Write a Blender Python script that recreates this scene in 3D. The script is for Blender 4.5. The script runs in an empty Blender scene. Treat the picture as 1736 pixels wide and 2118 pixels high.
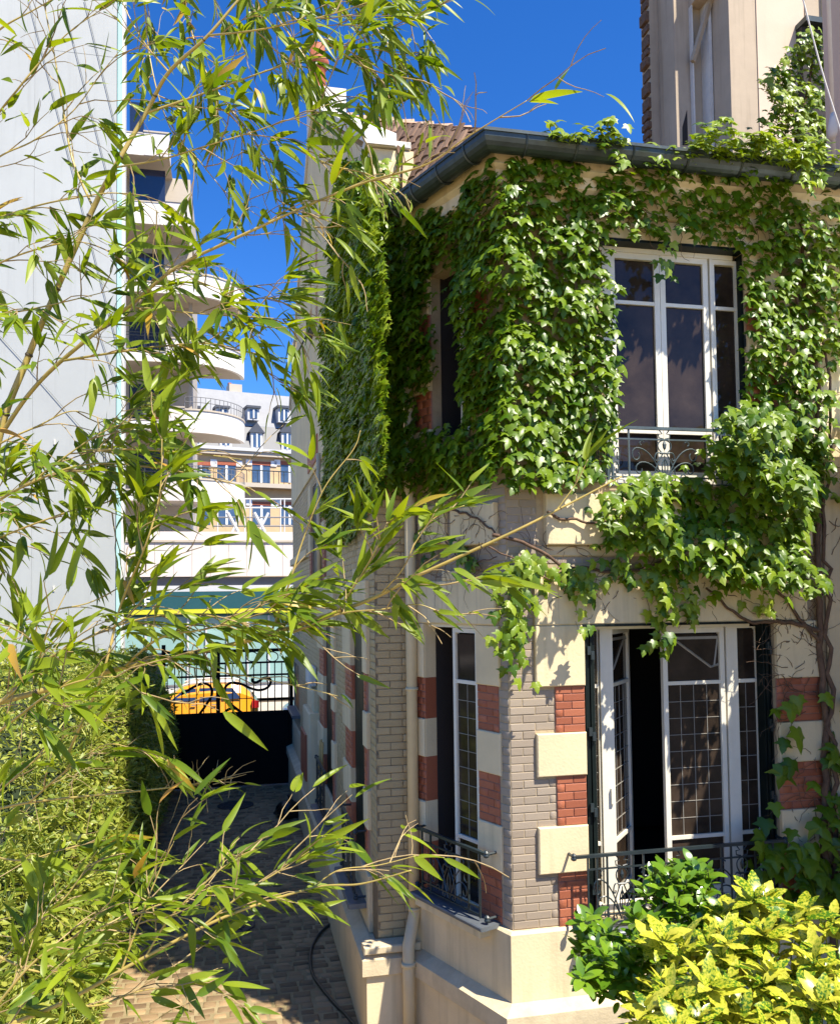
import bpy, math, random
import numpy as np
from mathutils import Vector, Matrix, noise

R = math.radians
random.seed(7)
rng = random.Random(11)
col = bpy.context.scene.collection
scene = bpy.context.scene

# ------------------------------------------------------------------ camera
PW, PF, PCX, PCY = 1736.0, 1760.0, 868.0, 1160.0        # picture width, focal length, principal point (all in one pixel unit)
EYE = Vector((0, 0, 4.15))
pitch, sroll = R(2.5), 0.0125
croll = math.sqrt(1 - sroll * sroll)
Fw = Vector((0, math.cos(pitch), math.sin(pitch)))
R0 = Vector((1, 0, 0)); U0 = Vector((0, -math.sin(pitch), math.cos(pitch)))
Rt = R0 * croll - U0 * sroll
Up = U0 * croll + R0 * sroll
cam_d = bpy.data.cameras.new('camera')
cam = bpy.data.objects.new('camera', cam_d); col.objects.link(cam)
cam_d.sensor_fit = 'HORIZONTAL'; cam_d.sensor_width = 36
cam_d.lens = 36 * PF / PW
cam_d.shift_y = (PCY - 2117.5 / 2) / PW
cam_d.clip_start = 0.05; cam_d.clip_end = 1500
m = Matrix((Rt, Up, -Fw)).transposed().to_4x4(); m.translation = EYE
cam.matrix_world = m
scene.camera = cam

def ray(px, py):
    return (Fw + Rt * ((px - PCX) / PF) + Up * (-(py - PCY) / PF))
def at(px, py, Y):
    d = ray(px, py); return EYE + d * (Y / d.y)
def ground(px, py, z=0.0):
    d = ray(px, py); return EYE + d * ((z - EYE.z) / d.z)
def proj(p):
    v = Vector(p) - EYE; w = v.dot(Fw)
    if w < 0.05: return None
    return (PCX + PF * v.dot(Rt) / w, PCY - PF * v.dot(Up) / w, w)

# ------------------------------------------------------------------ light
SUN_AZ = Vector((0.73, -0.68)).normalized()
SUN_EL = R(56.5)
sun_dir = Vector((SUN_AZ.x * math.cos(SUN_EL), SUN_AZ.y * math.cos(SUN_EL), math.sin(SUN_EL)))
sun_d = bpy.data.lights.new('sun', 'SUN'); sun = bpy.data.objects.new('sun', sun_d); col.objects.link(sun)
sun_d.energy = 5.0; sun_d.angle = R(0.5); sun_d.color = (1.0, 0.93, 0.80)
sun.rotation_euler = sun_dir.to_track_quat('Z', 'Y').to_euler()
sun.location = (5, -5, 20)
world = bpy.data.worlds.new('World'); scene.world = world; world.use_nodes = True
wn = world.node_tree.nodes; wl = world.node_tree.links
sky = wn.new('ShaderNodeTexSky'); sky.sky_type = 'NISHITA'; sky.sun_disc = False
sky.sun_elevation = SUN_EL; sky.sun_rotation = math.atan2(SUN_AZ.x, SUN_AZ.y)
sky.altitude = 1200; sky.air_density = 1.0; sky.dust_density = 0.2; sky.ozone_density = 3.0
bg = wn['Background']; bg.inputs['Strength'].default_value = 0.09
hs = wn.new('ShaderNodeHueSaturation'); hs.inputs['Saturation'].default_value = 1.3; hs.inputs['Value'].default_value = 1.0
wl.new(sky.outputs[0], hs.inputs['Color']); tint = wn.new('ShaderNodeMix'); tint.data_type = 'RGBA'; tint.blend_type = 'MULTIPLY'; tint.inputs[0].default_value = 1; tint.inputs[7].default_value = (0.84, 1.0, 1.34, 1)
wl.new(hs.outputs[0], tint.inputs[6]); wl.new(tint.outputs[2], bg.inputs[0])
scene.view_settings.view_transform = 'Standard'; scene.view_settings.look = 'None'
scene.view_settings.gamma = 1; scene.view_settings.use_curve_mapping = False
scene.view_settings.exposure = 1.0
scene.render.engine = 'CYCLES'

# ------------------------------------------------------------------ materials
def mat(name, c, rough=0.6, var=0.12, vscale=3.0, c2=None, bump=0.0, bscale=40.0, spec=0.5, metal=0.0, island=0.0, transl=0.0, coat=0.0, streak=0.0):
    m = bpy.data.materials.new(name); m.use_nodes = True
    nt = m.node_tree; n = nt.nodes; l = nt.links
    b = n['Principled BSDF']
    b.inputs['Roughness'].default_value = rough
    b.inputs['Specular IOR Level'].default_value = spec
    b.inputs['Metallic'].default_value = metal
    if coat: b.inputs['Coat Weight'].default_value = coat; b.inputs['Coat Roughness'].default_value = 0.15
    tc = n.new('ShaderNodeTexCoord')
    nz = n.new('ShaderNodeTexNoise'); nz.inputs['Scale'].default_value = vscale; nz.inputs['Detail'].default_value = 6; nz.inputs['Roughness'].default_value = 0.65
    geo = n.new('ShaderNodeNewGeometry')
    if island > 0 or transl > 0: l.new(tc.outputs['Object'], nz.inputs['Vector'])
    else: l.new(geo.outputs['Position'], nz.inputs['Vector'])
    mx = n.new('ShaderNodeMix'); mx.data_type = 'RGBA'
    if c2 is None:
        A = [max(0, v * (1 - var)) for v in c]; B = [min(1, v * (1 + var)) for v in c]
    else: A, B = c, c2
    mx.inputs[6].default_value = (*A, 1); mx.inputs[7].default_value = (*B, 1)
    src = nz.outputs['Fac']
    if island > 0:
        oi = n.new('ShaderNodeObjectInfo')
        ad = n.new('ShaderNodeMath'); ad.operation = 'ADD'
        l.new(geo.outputs['Random Per Island'], ad.inputs[0]); l.new(oi.outputs['Random'], ad.inputs[1])
        fr = n.new('ShaderNodeMath'); fr.operation = 'FRACT'; l.new(ad.outputs[0], fr.inputs[0])
        m2 = n.new('ShaderNodeMix'); m2.data_type = 'FLOAT'; m2.inputs[0].default_value = island
        l.new(nz.outputs['Fac'], m2.inputs[2]); l.new(fr.outputs[0], m2.inputs[3]); src = m2.outputs[0]
    else:
        mr = n.new('ShaderNodeMapRange'); mr.inputs[1].default_value = 0.3; mr.inputs[2].default_value = 0.7
        l.new(nz.outputs['Fac'], mr.inputs[0]); src = mr.outputs[0]
    l.new(src, mx.inputs[0])
    out = mx.outputs[2]
    if streak > 0:
        mp = n.new('ShaderNodeMapping'); mp.inputs['Scale'].default_value = (9, 9, 0.55)
        l.new(geo.outputs['Position'], mp.inputs[0])
        n2 = n.new('ShaderNodeTexNoise'); n2.inputs['Scale'].default_value = 1.0; n2.inputs['Detail'].default_value = 5
        l.new(mp.outputs[0], n2.inputs['Vector'])
        r2 = n.new('ShaderNodeMapRange'); r2.inputs[1].default_value = 0.52; r2.inputs[2].default_value = 0.78; r2.inputs[4].default_value = streak
        l.new(n2.outputs['Fac'], r2.inputs[0])
        m3 = n.new('ShaderNodeMix'); m3.data_type = 'RGBA'; l.new(r2.outputs[0], m3.inputs[0]); l.new(out, m3.inputs[6])
        m3.inputs[7].default_value = (c[0] * .35, c[1] * .33, c[2] * .3, 1); out = m3.outputs[2]
    l.new(out, b.inputs['Base Color'])
    if bump > 0:
        n3 = n.new('ShaderNodeTexNoise'); n3.inputs['Scale'].default_value = bscale; n3.inputs['Detail'].default_value = 4
        l.new((tc.outputs['Object'] if island > 0 else geo.outputs['Position']), n3.inputs['Vector'])
        bp = n.new('ShaderNodeBump'); bp.inputs['Strength'].default_value = bump; bp.inputs['Distance'].default_value = 0.01
        l.new(n3.outputs['Fac'], bp.inputs['Height']); l.new(bp.outputs[0], b.inputs['Normal'])
    if transl > 0:
        tr = n.new('ShaderNodeBsdfTranslucent')
        hs = n.new('ShaderNodeHueSaturation'); hs.inputs['Hue'].default_value = 0.485; hs.inputs['Value'].default_value = 1.5; hs.inputs['Saturation'].default_value = 1.05
        l.new(out, hs.inputs['Color']); l.new(hs.outputs[0], tr.inputs[0])
        ms = n.new('ShaderNodeMixShader'); ms.inputs[0].default_value = transl
        l.new(b.outputs[0], ms.inputs[1]); l.new(tr.outputs[0], ms.inputs[2])
        l.new(ms.outputs[0], n['Material Output'].inputs[0])
    return m

M = {}
M['cream'] = mat('cream_render', (0.70, 0.57, 0.35), 0.78, 0.10, 1.6, bump=0.25, bscale=45, streak=0.42)
M['stone'] = mat('ledge_stone', (0.60, 0.49, 0.31), 0.8, 0.14, 5, bump=0.3, bscale=50, streak=0.25)
M['mortar'] = mat('mortar', (0.41, 0.32, 0.20), 0.9, 0.12, 12, bump=0.3)
M['tan'] = mat('tan_brick', (0.29, 0.23, 0.17), 0.6, 0, 30, c2=(0.38, 0.31, 0.235), bump=0.35, bscale=70, island=0.75)
M['pale'] = mat('pale_brick', (0.39, 0.29, 0.145), 0.6, 0, 30, c2=(0.45, 0.34, 0.18), bump=0.35, bscale=70, island=0.75)
M['red'] = mat('red_brick', (0.28, 0.078, 0.036), 0.6, 0, 30, c2=(0.42, 0.135, 0.065), bump=0.3, bscale=70, island=0.75)
M['redmortar'] = mat('red_mortar', (0.36, 0.20, 0.15), 0.9, 0.1, 12)
M['zinc'] = mat('dark_zinc', (0.055, 0.07, 0.07), 0.38, 0.25, 6, metal=0.5, bump=0.1, bscale=20, streak=0.3)
M['lead'] = mat('grey_sill_metal', (0.13, 0.145, 0.16), 0.5, 0.15, 8, metal=0.3)
M['gate'] = mat('black_gate_paint', (0.004, 0.005, 0.005), 0.7, 0.2, 10, spec=0.15)
M['iron'] = mat('painted_iron', (0.018, 0.028, 0.032), 0.38, 0.2, 10, spec=0.6)
M['ironl'] = mat('weathered_blue_iron', (0.06, 0.085, 0.09), 0.5, 0.3, 20, spec=0.5)
M['shutter'] = mat('dark_shutter_paint', (0.005, 0.010, 0.009), 0.5, 0.2, 8, spec=0.25)
M['white'] = mat('white_window_paint', (0.75, 0.70, 0.58), 0.45, 0.05, 8, bump=0.1, streak=0.12)
M['glass'] = mat('window_glass', (0.036, 0.025, 0.018), 0.07, 0.6, 2.2, spec=0.28)
M['came'] = mat('lead_came', (0.30, 0.28, 0.24), 0.5, 0.1, 20)
M['dark'] = mat('dark_interior_and_shade', (0.025, 0.02, 0.018), 0.9, 0.1, 3)
M['curtain'] = mat('dusty_curtain', (0.10, 0.095, 0.10), 0.9, 0.1, 3)
M['pipe'] = mat('painted_downpipe', (0.58, 0.48, 0.30), 0.5, 0.06, 6)
M['tile'] = mat('roof_tile', (0.09, 0.045, 0.025), 0.85, 0, 18, c2=(0.30, 0.18, 0.11), bump=0.3, island=0.8)
M['ridge'] = mat('ridge_tile', (0.45, 0.30, 0.2), 0.8, 0.2, 18)
M['coping'] = mat('pale_coping', (0.66, 0.63, 0.57), 0.8, 0.1, 4, streak=0.2)
M['cob'] = mat('cobble', (0.08, 0.05, 0.022), 0.75, 0, 20, c2=(0.42, 0.28, 0.14), bump=0.5, bscale=60, island=0.7)
M['sand'] = mat('sandy_joint', (0.14, 0.11, 0.045), 0.95, 0.0, 1.2, c2=(0.40, 0.31, 0.17), bump=0.5, bscale=60)
M['kerb'] = mat('kerb_stone', (0.42, 0.37, 0.29), 0.85, 0.2, 6, bump=0.3)
M['asphalt'] = mat('asphalt', (0.05, 0.05, 0.052), 0.9, 0.15, 8, bump=0.3)
M['yard'] = mat('pale_bounce_gravel', (0.42, 0.31, 0.15), 0.95, 0.15, 3, bump=0.4)
M['soil'] = mat('garden_soil', (0.07, 0.05, 0.03), 0.95, 0.3, 6, bump=0.5)
M['manhole'] = mat('cast_iron_cover', (0.05, 0.045, 0.04), 0.6, 0.2, 20, metal=0.3, bump=0.4, bscale=30)
M['panelwall'] = mat('pale_metal_cladding', (0.42, 0.435, 0.425), 0.6, 0.07, 0.5, bump=0.05, bscale=8, streak=0.16)
M['mint'] = mat('mint_glass_edge', (0.42, 0.66, 0.60), 0.2, 0.05, 3)
M['concrete'] = mat('white_balcony_concrete', (0.80, 0.76, 0.70), 0.7, 0.05, 1, streak=0.12)
M['soffit'] = mat('beige_soffit', (0.50, 0.43, 0.34), 0.8, 0.05, 1)
M['clad'] = mat('pinkish_cladding', (0.70, 0.62, 0.57), 0.7, 0.05, 1.5)
M['greyband'] = mat('grey_band', (0.16, 0.16, 0.17), 0.7, 0.05, 1)
M['lightgrey'] = mat('light_grey_band', (0.55, 0.55, 0.56), 0.6, 0.05, 1)
M['teal'] = mat('teal_fascia', (0.02, 0.085, 0.10), 0.4, 0.05, 1)
M['yellow'] = mat('yellow_strip', (0.60, 0.58, 0.03), 0.5, 0.03, 1)
M['aqua'] = mat('aqua_shop_glass', (0.27, 0.43, 0.41), 0.15, 0.12, 0.9, spec=0.6)
M['letter'] = mat('white_letter', (0.8, 0.8, 0.8), 0.5, 0.01, 1)
M['slate'] = mat('slate_roof', (0.06, 0.065, 0.08), 0.5, 0.1, 2)
M['zincroof'] = mat('zinc_roof', (0.22, 0.225, 0.24), 0.6, 0.1, 2)
M['orangewall'] = mat('ochre_brick_wall', (0.58, 0.40, 0.22), 0.8, 0.08, 2)
M['bluewin'] = mat('bluish_window', (0.05, 0.09, 0.17), 0.15, 0.2, 2, spec=0.6)
M['brick2'] = mat('terracotta', (0.34, 0.09, 0.04), 0.7, 0.2, 6)
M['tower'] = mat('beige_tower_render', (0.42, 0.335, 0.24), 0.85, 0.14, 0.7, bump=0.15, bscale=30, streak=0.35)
M['tower2'] = mat('lit_pink_beige_render', (0.60, 0.47, 0.35), 0.85, 0.08, 0.9, bump=0.15, bscale=30, streak=0.12)
M['orange'] = mat('orange_car_paint', (0.80, 0.33, 0.015), 0.25, 0.02, 1, coat=0.8)
M['carwhite'] = mat('white_car_paint', (0.7, 0.7, 0.7), 0.25, 0.02, 1, coat=0.8)
M['carglass'] = mat('car_glass', (0.02, 0.03, 0.06), 0.05, 0.1, 1, spec=0.8)
M['tyre'] = mat('tyre_rubber', (0.02, 0.02, 0.02), 0.8, 0.1, 5)
M['rim'] = mat('alloy_rim', (0.5, 0.5, 0.5), 0.3, 0.05, 5, metal=0.7)
M['redlamp'] = mat('tail_lamp_red', (0.5, 0.02, 0.02), 0.2, 0.05, 5)
M['bam'] = mat('bamboo_leaf', (0.05, 0.12, 0.006), 0.40, 0, 5, c2=(0.30, 0.375, 0.022), island=0.8, transl=0.42, spec=0.4)
M['bamy'] = mat('bamboo_leaf_yellowed', (0.45, 0.36, 0.03), 0.45, 0, 5, c2=(0.52, 0.27, 0.05), island=0.8, transl=0.3)
M['culm'] = mat('bamboo_culm', (0.30, 0.24, 0.055), 0.35, 0, 5, c2=(0.52, 0.38, 0.11), spec=0.5)
M['node'] = mat('bamboo_node', (0.08, 0.06, 0.03), 0.6, 0.2, 20)
M['twig'] = mat('dry_twig', (0.20, 0.13, 0.055), 0.7, 0, 30, c2=(0.42, 0.31, 0.13))
M['ivy'] = mat('ivy_leaf', (0.034, 0.098, 0.003), 0.38, 0, 12, c2=(0.185, 0.275, 0.009), island=0.85, transl=0.28, spec=0.42)
M['ivyy'] = mat('young_ivy_leaf', (0.17, 0.27, 0.012), 0.38, 0, 12, c2=(0.30, 0.38, 0.035), island=0.8, transl=0.35, spec=0.5)
M['vine'] = mat('vine_bark', (0.07, 0.04, 0.025), 0.9, 0, 20, c2=(0.17, 0.10, 0.06), bump=0.5)
M['hedge'] = mat('hedge_leaf', (0.09, 0.16, 0.009), 0.45, 0, 8, c2=(0.42, 0.43, 0.07), island=0.85, transl=0.3)
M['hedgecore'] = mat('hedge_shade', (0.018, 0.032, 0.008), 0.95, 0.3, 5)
M['laurel'] = mat('laurel_leaf', (0.06, 0.15, 0.008), 0.2, 0, 8, c2=(0.19, 0.31, 0.02), island=0.8, transl=0.18, spec=0.7)
M['cane'] = mat('dry_cane', (0.52, 0.38, 0.16), 0.6, 0.15, 10)
M['hose'] = mat('black_hose', (0.012, 0.014, 0.014), 0.45, 0.1, 10)
M['bag'] = mat('black_bag_plastic', (0.01, 0.01, 0.011), 0.3, 0.1, 6, bump=0.8, bscale=25)
M['pot'] = mat('terracotta_pot', (0.36, 0.15, 0.08), 0.8, 0.1, 10)
def aucuba_mat():
    m = bpy.data.materials.new('spotted_laurel_leaf'); m.use_nodes = True
    nt = m.node_tree; n = nt.nodes; l = nt.links; b = n['Principled BSDF']
    b.inputs['Roughness'].default_value = 0.3; b.inputs['Specular IOR Level'].default_value = 0.55
    geo = n.new('ShaderNodeNewGeometry'); oi = n.new('ShaderNodeObjectInfo')
    ad = n.new('ShaderNodeMath'); ad.operation = 'ADD'; l.new(geo.outputs['Random Per Island'], ad.inputs[0]); l.new(oi.outputs['Random'], ad.inputs[1])
    fr = n.new('ShaderNodeMath'); fr.operation = 'FRACT'; l.new(ad.outputs[0], fr.inputs[0])
    nz = n.new('ShaderNodeTexNoise'); nz.inputs['Scale'].default_value = 85; nz.inputs['Detail'].default_value = 3
    l.new(geo.outputs['Position'], nz.inputs['Vector'])
    sub = n.new('ShaderNodeMath'); sub.operation = 'MULTIPLY_ADD'; sub.inputs[1].default_value = 0.34; l.new(fr.outputs[0], sub.inputs[0]); l.new(nz.outputs['Fac'], sub.inputs[2])
    cr = n.new('ShaderNodeValToRGB'); l.new(sub.outputs[0], cr.inputs[0])
    e = cr.color_ramp.elements; e[0].position = 0.52; e[0].color = (0.06, 0.16, 0.010, 1); e[1].position = 0.62; e[1].color = (0.38, 0.42, 0.02, 1)
    x = e.new(0.80); x.color = (0.60, 0.56, 0.06, 1)
    l.new(cr.outputs[0], b.inputs['Base Color'])
    tr = n.new('ShaderNodeBsdfTranslucent'); l.new(cr.outputs[0], tr.inputs[0]); ms = n.new('ShaderNodeMixShader'); ms.inputs[0].default_value = 0.28
    l.new(b.outputs[0], ms.inputs[1]); l.new(tr.outputs[0], ms.inputs[2]); l.new(ms.outputs[0], n['Material Output'].inputs[0])
    return m
M['aucuba'] = aucuba_mat()

# ------------------------------------------------------------------ object helpers
def tag(o, label=None, cat=None, group=None, kind=None):
    if label: o['label'] = label
    if cat: o['category'] = cat
    if group: o['group'] = group
    if kind: o['kind'] = kind
    return o
WP = {}                                                   # world position of every parent made here
def empty(name, loc, label=None, cat=None, group=None, kind=None):
    o = bpy.data.objects.new(name, None); col.objects.link(o); o.location = loc; o.empty_display_size = 0.2
    WP[o] = Vector(loc); return tag(o, label, cat, group, kind)
def mesh_obj(name, me, m=None, parent=None):
    if m is not None and not me.materials: me.materials.append(m)
    o = bpy.data.objects.new(name, me); col.objects.link(o)
    base = Vector((0, 0, 0))
    if parent is not None:
        o.parent = parent; base = WP.get(parent, base); o.location = -base
    WP[o] = Vector((0, 0, 0)); return o
def place(name, me, Mw, parent):
    o = bpy.data.objects.new(name, me); col.objects.link(o); o.parent = parent
    o.matrix_basis = Matrix.Translation(-WP.get(parent, Vector((0, 0, 0)))) @ Mw
    return o

class Wall:
    def __init__(s, O, u, n):
        s.O = Vector((O[0], O[1], 0)); s.u = Vector((u[0], u[1], 0)).normalized(); s.n = Vector((n[0], n[1], 0)).normalized()
    def pt(s, u, z, d=0.0):
        p = s.O + s.u * u + s.n * d; p.z = z; return p
    def uz(s, px, py, d=0.0):
        r = ray(px, py); P0 = s.O + s.n * d
        t = (P0 - Vector((EYE.x, EYE.y, 0))).dot(s.n) / Vector((r.x, r.y, 0)).dot(s.n)
        p = EYE + r * t
        q = Vector((p.x, p.y, 0)) - P0
        return q.dot(s.u), p.z
    def U(s, px, py, d=0.0): return s.uz(px, py, d)[0]
    def Z(s, px, py, d=0.0): return s.uz(px, py, d)[1]

class MB:
    def __init__(s): s.v = []; s.f = []
    def add(s, vs, fs):
        k = len(s.v); s.v += [tuple(v) for v in vs]; s.f += [tuple(i + k for i in f) for f in fs]
    def hexa(s, p):       # 8 points: bottom ring 0-3, top ring 4-7
        s.add(p, [(0, 3, 2, 1), (4, 5, 6, 7), (0, 1, 5, 4), (1, 2, 6, 5), (2, 3, 7, 6), (3, 0, 4, 7)])
    def box(s, W, u0, u1, z0, z1, d0, d1):
        s.hexa([W.pt(u0, z0, d0), W.pt(u1, z0, d0), W.pt(u1, z0, d1), W.pt(u0, z0, d1), W.pt(u0, z1, d0), W.pt(u1, z1, d0), W.pt(u1, z1, d1), W.pt(u0, z1, d1)])
    def bev(s, W, u0, u1, z0, z1, d0, d1, b=0.008):    # block with a chamfered outer face
        a = [W.pt(u0, z0, d0), W.pt(u1, z0, d0), W.pt(u1, z1, d0), W.pt(u0, z1, d0)]
        c = [W.pt(u0, z0, d1 - b), W.pt(u1, z0, d1 - b), W.pt(u1, z1, d1 - b), W.pt(u0, z1, d1 - b)]
        e = [W.pt(u0 + b, z0 + b, d1), W.pt(u1 - b, z0 + b, d1), W.pt(u1 - b, z1 - b, d1), W.pt(u0 + b, z1 - b, d1)]
        f = [(3, 2, 1, 0), (8, 9, 10, 11)]
        for i in range(4):
            j = (i + 1) % 4; f += [(i, j, 4 + j, 4 + i), (4 + i, 4 + j, 8 + j, 8 + i)]
        s.add(a + c + e, f)
    def prism(s, W, poly, d0, d1):     # poly in (u,z)
        n = len(poly); v = [W.pt(u, z, d0) for u, z in poly] + [W.pt(u, z, d1) for u, z in poly]
        s.add(v, [tuple(range(n))[::-1], tuple(range(n, 2 * n))] + [(i, (i + 1) % n, n + (i + 1) % n, n + i) for i in range(n)])
    def slab(s, pts, t):               # polygon given in 3D, thickened downward
        n = len(pts); v = [Vector(p) for p in pts]; w = [p - Vector((0, 0, t)) for p in v]
        s.add(v + w, [tuple(range(n)), tuple(range(n, 2 * n))[::-1]] + [(i, (i + 1) % n, n + (i + 1) % n, n + i) for i in range(n)])
    def aabb(s, x0, x1, y0, y1, z0, z1):
        s.hexa([(x0, y0, z0), (x1, y0, z0), (x1, y1, z0), (x0, y1, z0), (x0, y0, z1), (x1, y0, z1), (x1, y1, z1), (x0, y1, z1)])
    def tube(s, pts, r0, r1=None, n=6, cap=True):
        pts = [Vector(p) for p in pts]
        if r1 is None: r1 = r0
        k = len(s.v); N = len(pts); ref = None
        for i, p in enumerate(pts):
            t = (pts[min(i + 1, N - 1)] - pts[max(i - 1, 0)])
            t = t.normalized() if t.length > 1e-9 else Vector((0, 0, 1))
            if ref is None:
                ref = t.cross(Vector((0, 0, 1)));
                if ref.length < 0.1: ref = t.cross(Vector((1, 0, 0)))
            a = (ref - t * ref.dot(t)).normalized(); ref = a; b = t.cross(a)
            r = r0 + (r1 - r0) * i / max(1, N - 1) if not isinstance(r0, (list, tuple)) else r0[i]
            for j in range(n):
                g = 2 * math.pi * j / n; s.v.append(tuple(p + (a * math.cos(g) + b * math.sin(g)) * r))
        for i in range(N - 1):
            for j in range(n):
                s.f.append((k + i * n + j, k + i * n + (j + 1) % n, k + (i + 1) * n + (j + 1) % n, k + (i + 1) * n + j))
        if cap:
            s.f.append(tuple(k + j for j in range(n))[::-1]); s.f.append(tuple(k + (N - 1) * n + j for j in range(n)))
    def lathe(s, c, prof, n=16):       # prof (r,z)
        k = len(s.v); c = Vector(c)
        for r, z in prof:
            for j in range(n): g = 2 * math.pi * j / n; s.v.append((c.x + r * math.cos(g), c.y + r * math.sin(g), c.z + z))
        for i in range(len(prof) - 1):
            for j in range(n): s.f.append((k + i * n + j, k + i * n + (j + 1) % n, k + (i + 1) * n + (j + 1) % n, k + (i + 1) * n + j))
        s.f.append(tuple(k + j for j in range(n))[::-1]); s.f.append(tuple(k + (len(prof) - 1) * n + j for j in range(n)))
    def build(s, name, m, parent=None, smooth=False):
        me = bpy.data.meshes.new(name); me.from_pydata(s.v, [], s.f); me.update()
        if smooth: me.shade_smooth()
        return mesh_obj(name, me, m, parent)

def struct(o): o['kind'] = 'structure'; return o

def template(name, v, f, m, smooth=False):
    me = bpy.data.meshes.new(name); me.from_pydata([tuple(p) for p in v], [], f); me.materials.append(m)
    if smooth: me.shade_smooth()
    me.update(); me['nv'] = len(v); return me
def tarr(me):
    v = np.empty(len(me.vertices) * 3, dtype=np.float32); me.vertices.foreach_get('co', v); v = v.reshape(-1, 3)
    return v, [tuple(p.vertices) for p in me.polygons]
def join_inst(name, items, m, parent, smooth=False):
    """items: [(template mesh, 4x4)] -> ONE mesh object"""
    by = {}
    for t, Mx in items: by.setdefault(t.name, [t, []])[1].append(np.array(Mx, dtype=np.float32))
    V = []; L = []; S = []; off = 0
    for t, ms in by.values():
        v, f = tarr(t); Ms = np.stack(ms); n = len(ms); nv = len(v)
        w = np.einsum('kij,vj->kvi', Ms[:, :3, :3], v) + Ms[:, None, :3, 3]
        V.append(w.reshape(-1, 3))
        fl = np.array([i for q in f for i in q]); fs = np.array([len(q) for q in f])
        L.append((fl[None, :] + (np.arange(n) * nv)[:, None]).reshape(-1) + off); S.append(np.tile(fs, n)); off += n * nv
    V = np.concatenate(V); L = np.concatenate(L); S = np.concatenate(S)
    me = bpy.data.meshes.new(name); me.vertices.add(len(V)); me.vertices.foreach_set('co', V.reshape(-1))
    me.loops.add(len(L)); me.loops.foreach_set('vertex_index', L.astype(np.int32))
    me.polygons.add(len(S)); me.polygons.foreach_set('loop_start', np.concatenate([[0], np.cumsum(S)[:-1]]).astype(np.int32))
    me.polygons.foreach_set('loop_total', S.astype(np.int32)); me.update(calc_edges=True)
    if smooth: me.shade_smooth()
    return mesh_obj(name, me, m, parent)

def fmat(pos, x, nrm, sx, sy=None, sz=None):
    x = Vector(x).normalized(); z = Vector(nrm); z = z - x * z.dot(x)
    if z.length < 1e-4: z = x.orthogonal()
    z.normalize(); y = z.cross(x)
    sy = sx if sy is None else sy; sz = sx if sz is None else sz
    return Matrix(((x.x * sx, y.x * sy, z.x * sz, pos[0]), (x.y * sx, y.y * sy, z.y * sz, pos[1]), (x.z * sx, y.z * sy, z.z * sz, pos[2]), (0, 0, 0, 1)))

def scatter_parts(part, stuffname, items, m, parent, limit=300, key=None, smooth=False):
    """items: [(template, Matrix)]: the LIMIT that show largest are parts, the rest one stuff part"""
    def score(it):
        p = proj(it[1].translation)
        if p is None: return 0
        inside = -20 < p[0] < 1756 and -20 < p[1] < 2140
        return (10 if inside else 0) + it[1].to_scale().x / p[2] * 10
    if len(items) > limit:
        items = sorted(items, key=key or score, reverse=True)
    for t, Mx in items[:limit]: place(part, t, Mx, parent)
    groups = {}
    for t, Mx in items[limit:]: groups.setdefault(t.materials[0].name, [t.materials[0], []])[1].append((t, Mx))
    for m_, its in groups.values(): o = join_inst(stuffname, its, m_, parent, smooth); o['kind'] = 'stuff'

def rv(s=1.0): return Vector((rng.uniform(-1, 1), rng.uniform(-1, 1), rng.uniform(-1, 1))) * s

# unit brick (x along the wall, y out of the wall, z up), outer face chamfered
bvv = []
for (dx, dz, y) in ((0.5, 0.5, -0.5), (0.5, 0.5, 0.3), (0.485, 0.44, 0.5)):
    bvv += [(-dx, y, -dz), (dx, y, -dz), (dx, y, dz), (-dx, y, dz)]
bff = [(8, 9, 10, 11)]
for i in range(4):
    j = (i + 1) % 4; bff += [(i, j, 4 + j, 4 + i), (4 + i, 4 + j, 8 + j, 8 + i)]
BR = {k: template('brick_' + k, bvv, bff, M[k]) for k in ('tan', 'pale', 'red')}
# ================================================================== walls of the villa
A = at(1055, 1600, 7.0)
F = Wall(A, (0.977, 0.213), (0.213, -0.977))
C = Wall(A, (-0.553, 0.833), (-0.833, -0.553))
CL = C.U(857, 1500); B = C.pt(CL, 0)
P = Wall(B, (-0.977, -0.213), (0.213, -0.977))
PL = P.U(777, 1500); D = P.pt(PL, 0)
L = Wall(D, (-0.213, 0.977), (-0.977, -0.213))
FR = 5.2; LL = L.U(600, 1600); LL = max(9.0, min(LL, 11.5))
WALLS = [F, C, P, L]
ends = [F.pt(FR, 0), A.copy(), B, D, L.pt(LL, 0)]
def off(i, o):
    """corner i of the wall line pushed out by o"""
    if i == 0: return F.pt(FR, 0, o)
    if i == 4: return L.pt(LL, 0, o)
    W1, W2 = WALLS[i - 1], WALLS[i]; p = ends[i]
    a, b, c, d = W1.n.x, W1.n.y, W2.n.x, W2.n.y
    det = a * d - b * c; x = (o * d - b * o) / det; y = (a * o - o * c) / det
    return Vector((p.x + x, p.y + y, 0))
def run(prof, i0, i1, name, m, parent, smooth=False, closed=True):
    b = MB(); n = len(prof)
    for i in range(i0, i1 + 1):
        for o, z in prof: p = off(i, o); b.v.append((p.x, p.y, z))
    for i in range(i1 - i0):
        for j in range(n if closed else n - 1):
            k = (j + 1) % n; b.f.append((i * n + j, i * n + k, (i + 1) * n + k, (i + 1) * n + j))
    if closed: b.f.append(tuple(range(n))); b.f.append(tuple((i1 - i0) * n + j for j in range(n))[::-1])
    return b.build(name, m, parent, smooth)

villa = empty('villa', (A.x + 0.5, A.y + 1.5, 0), 'cream and red brick villa with ivy on its upper floor, beside the cobbled lane', 'house')

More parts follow.
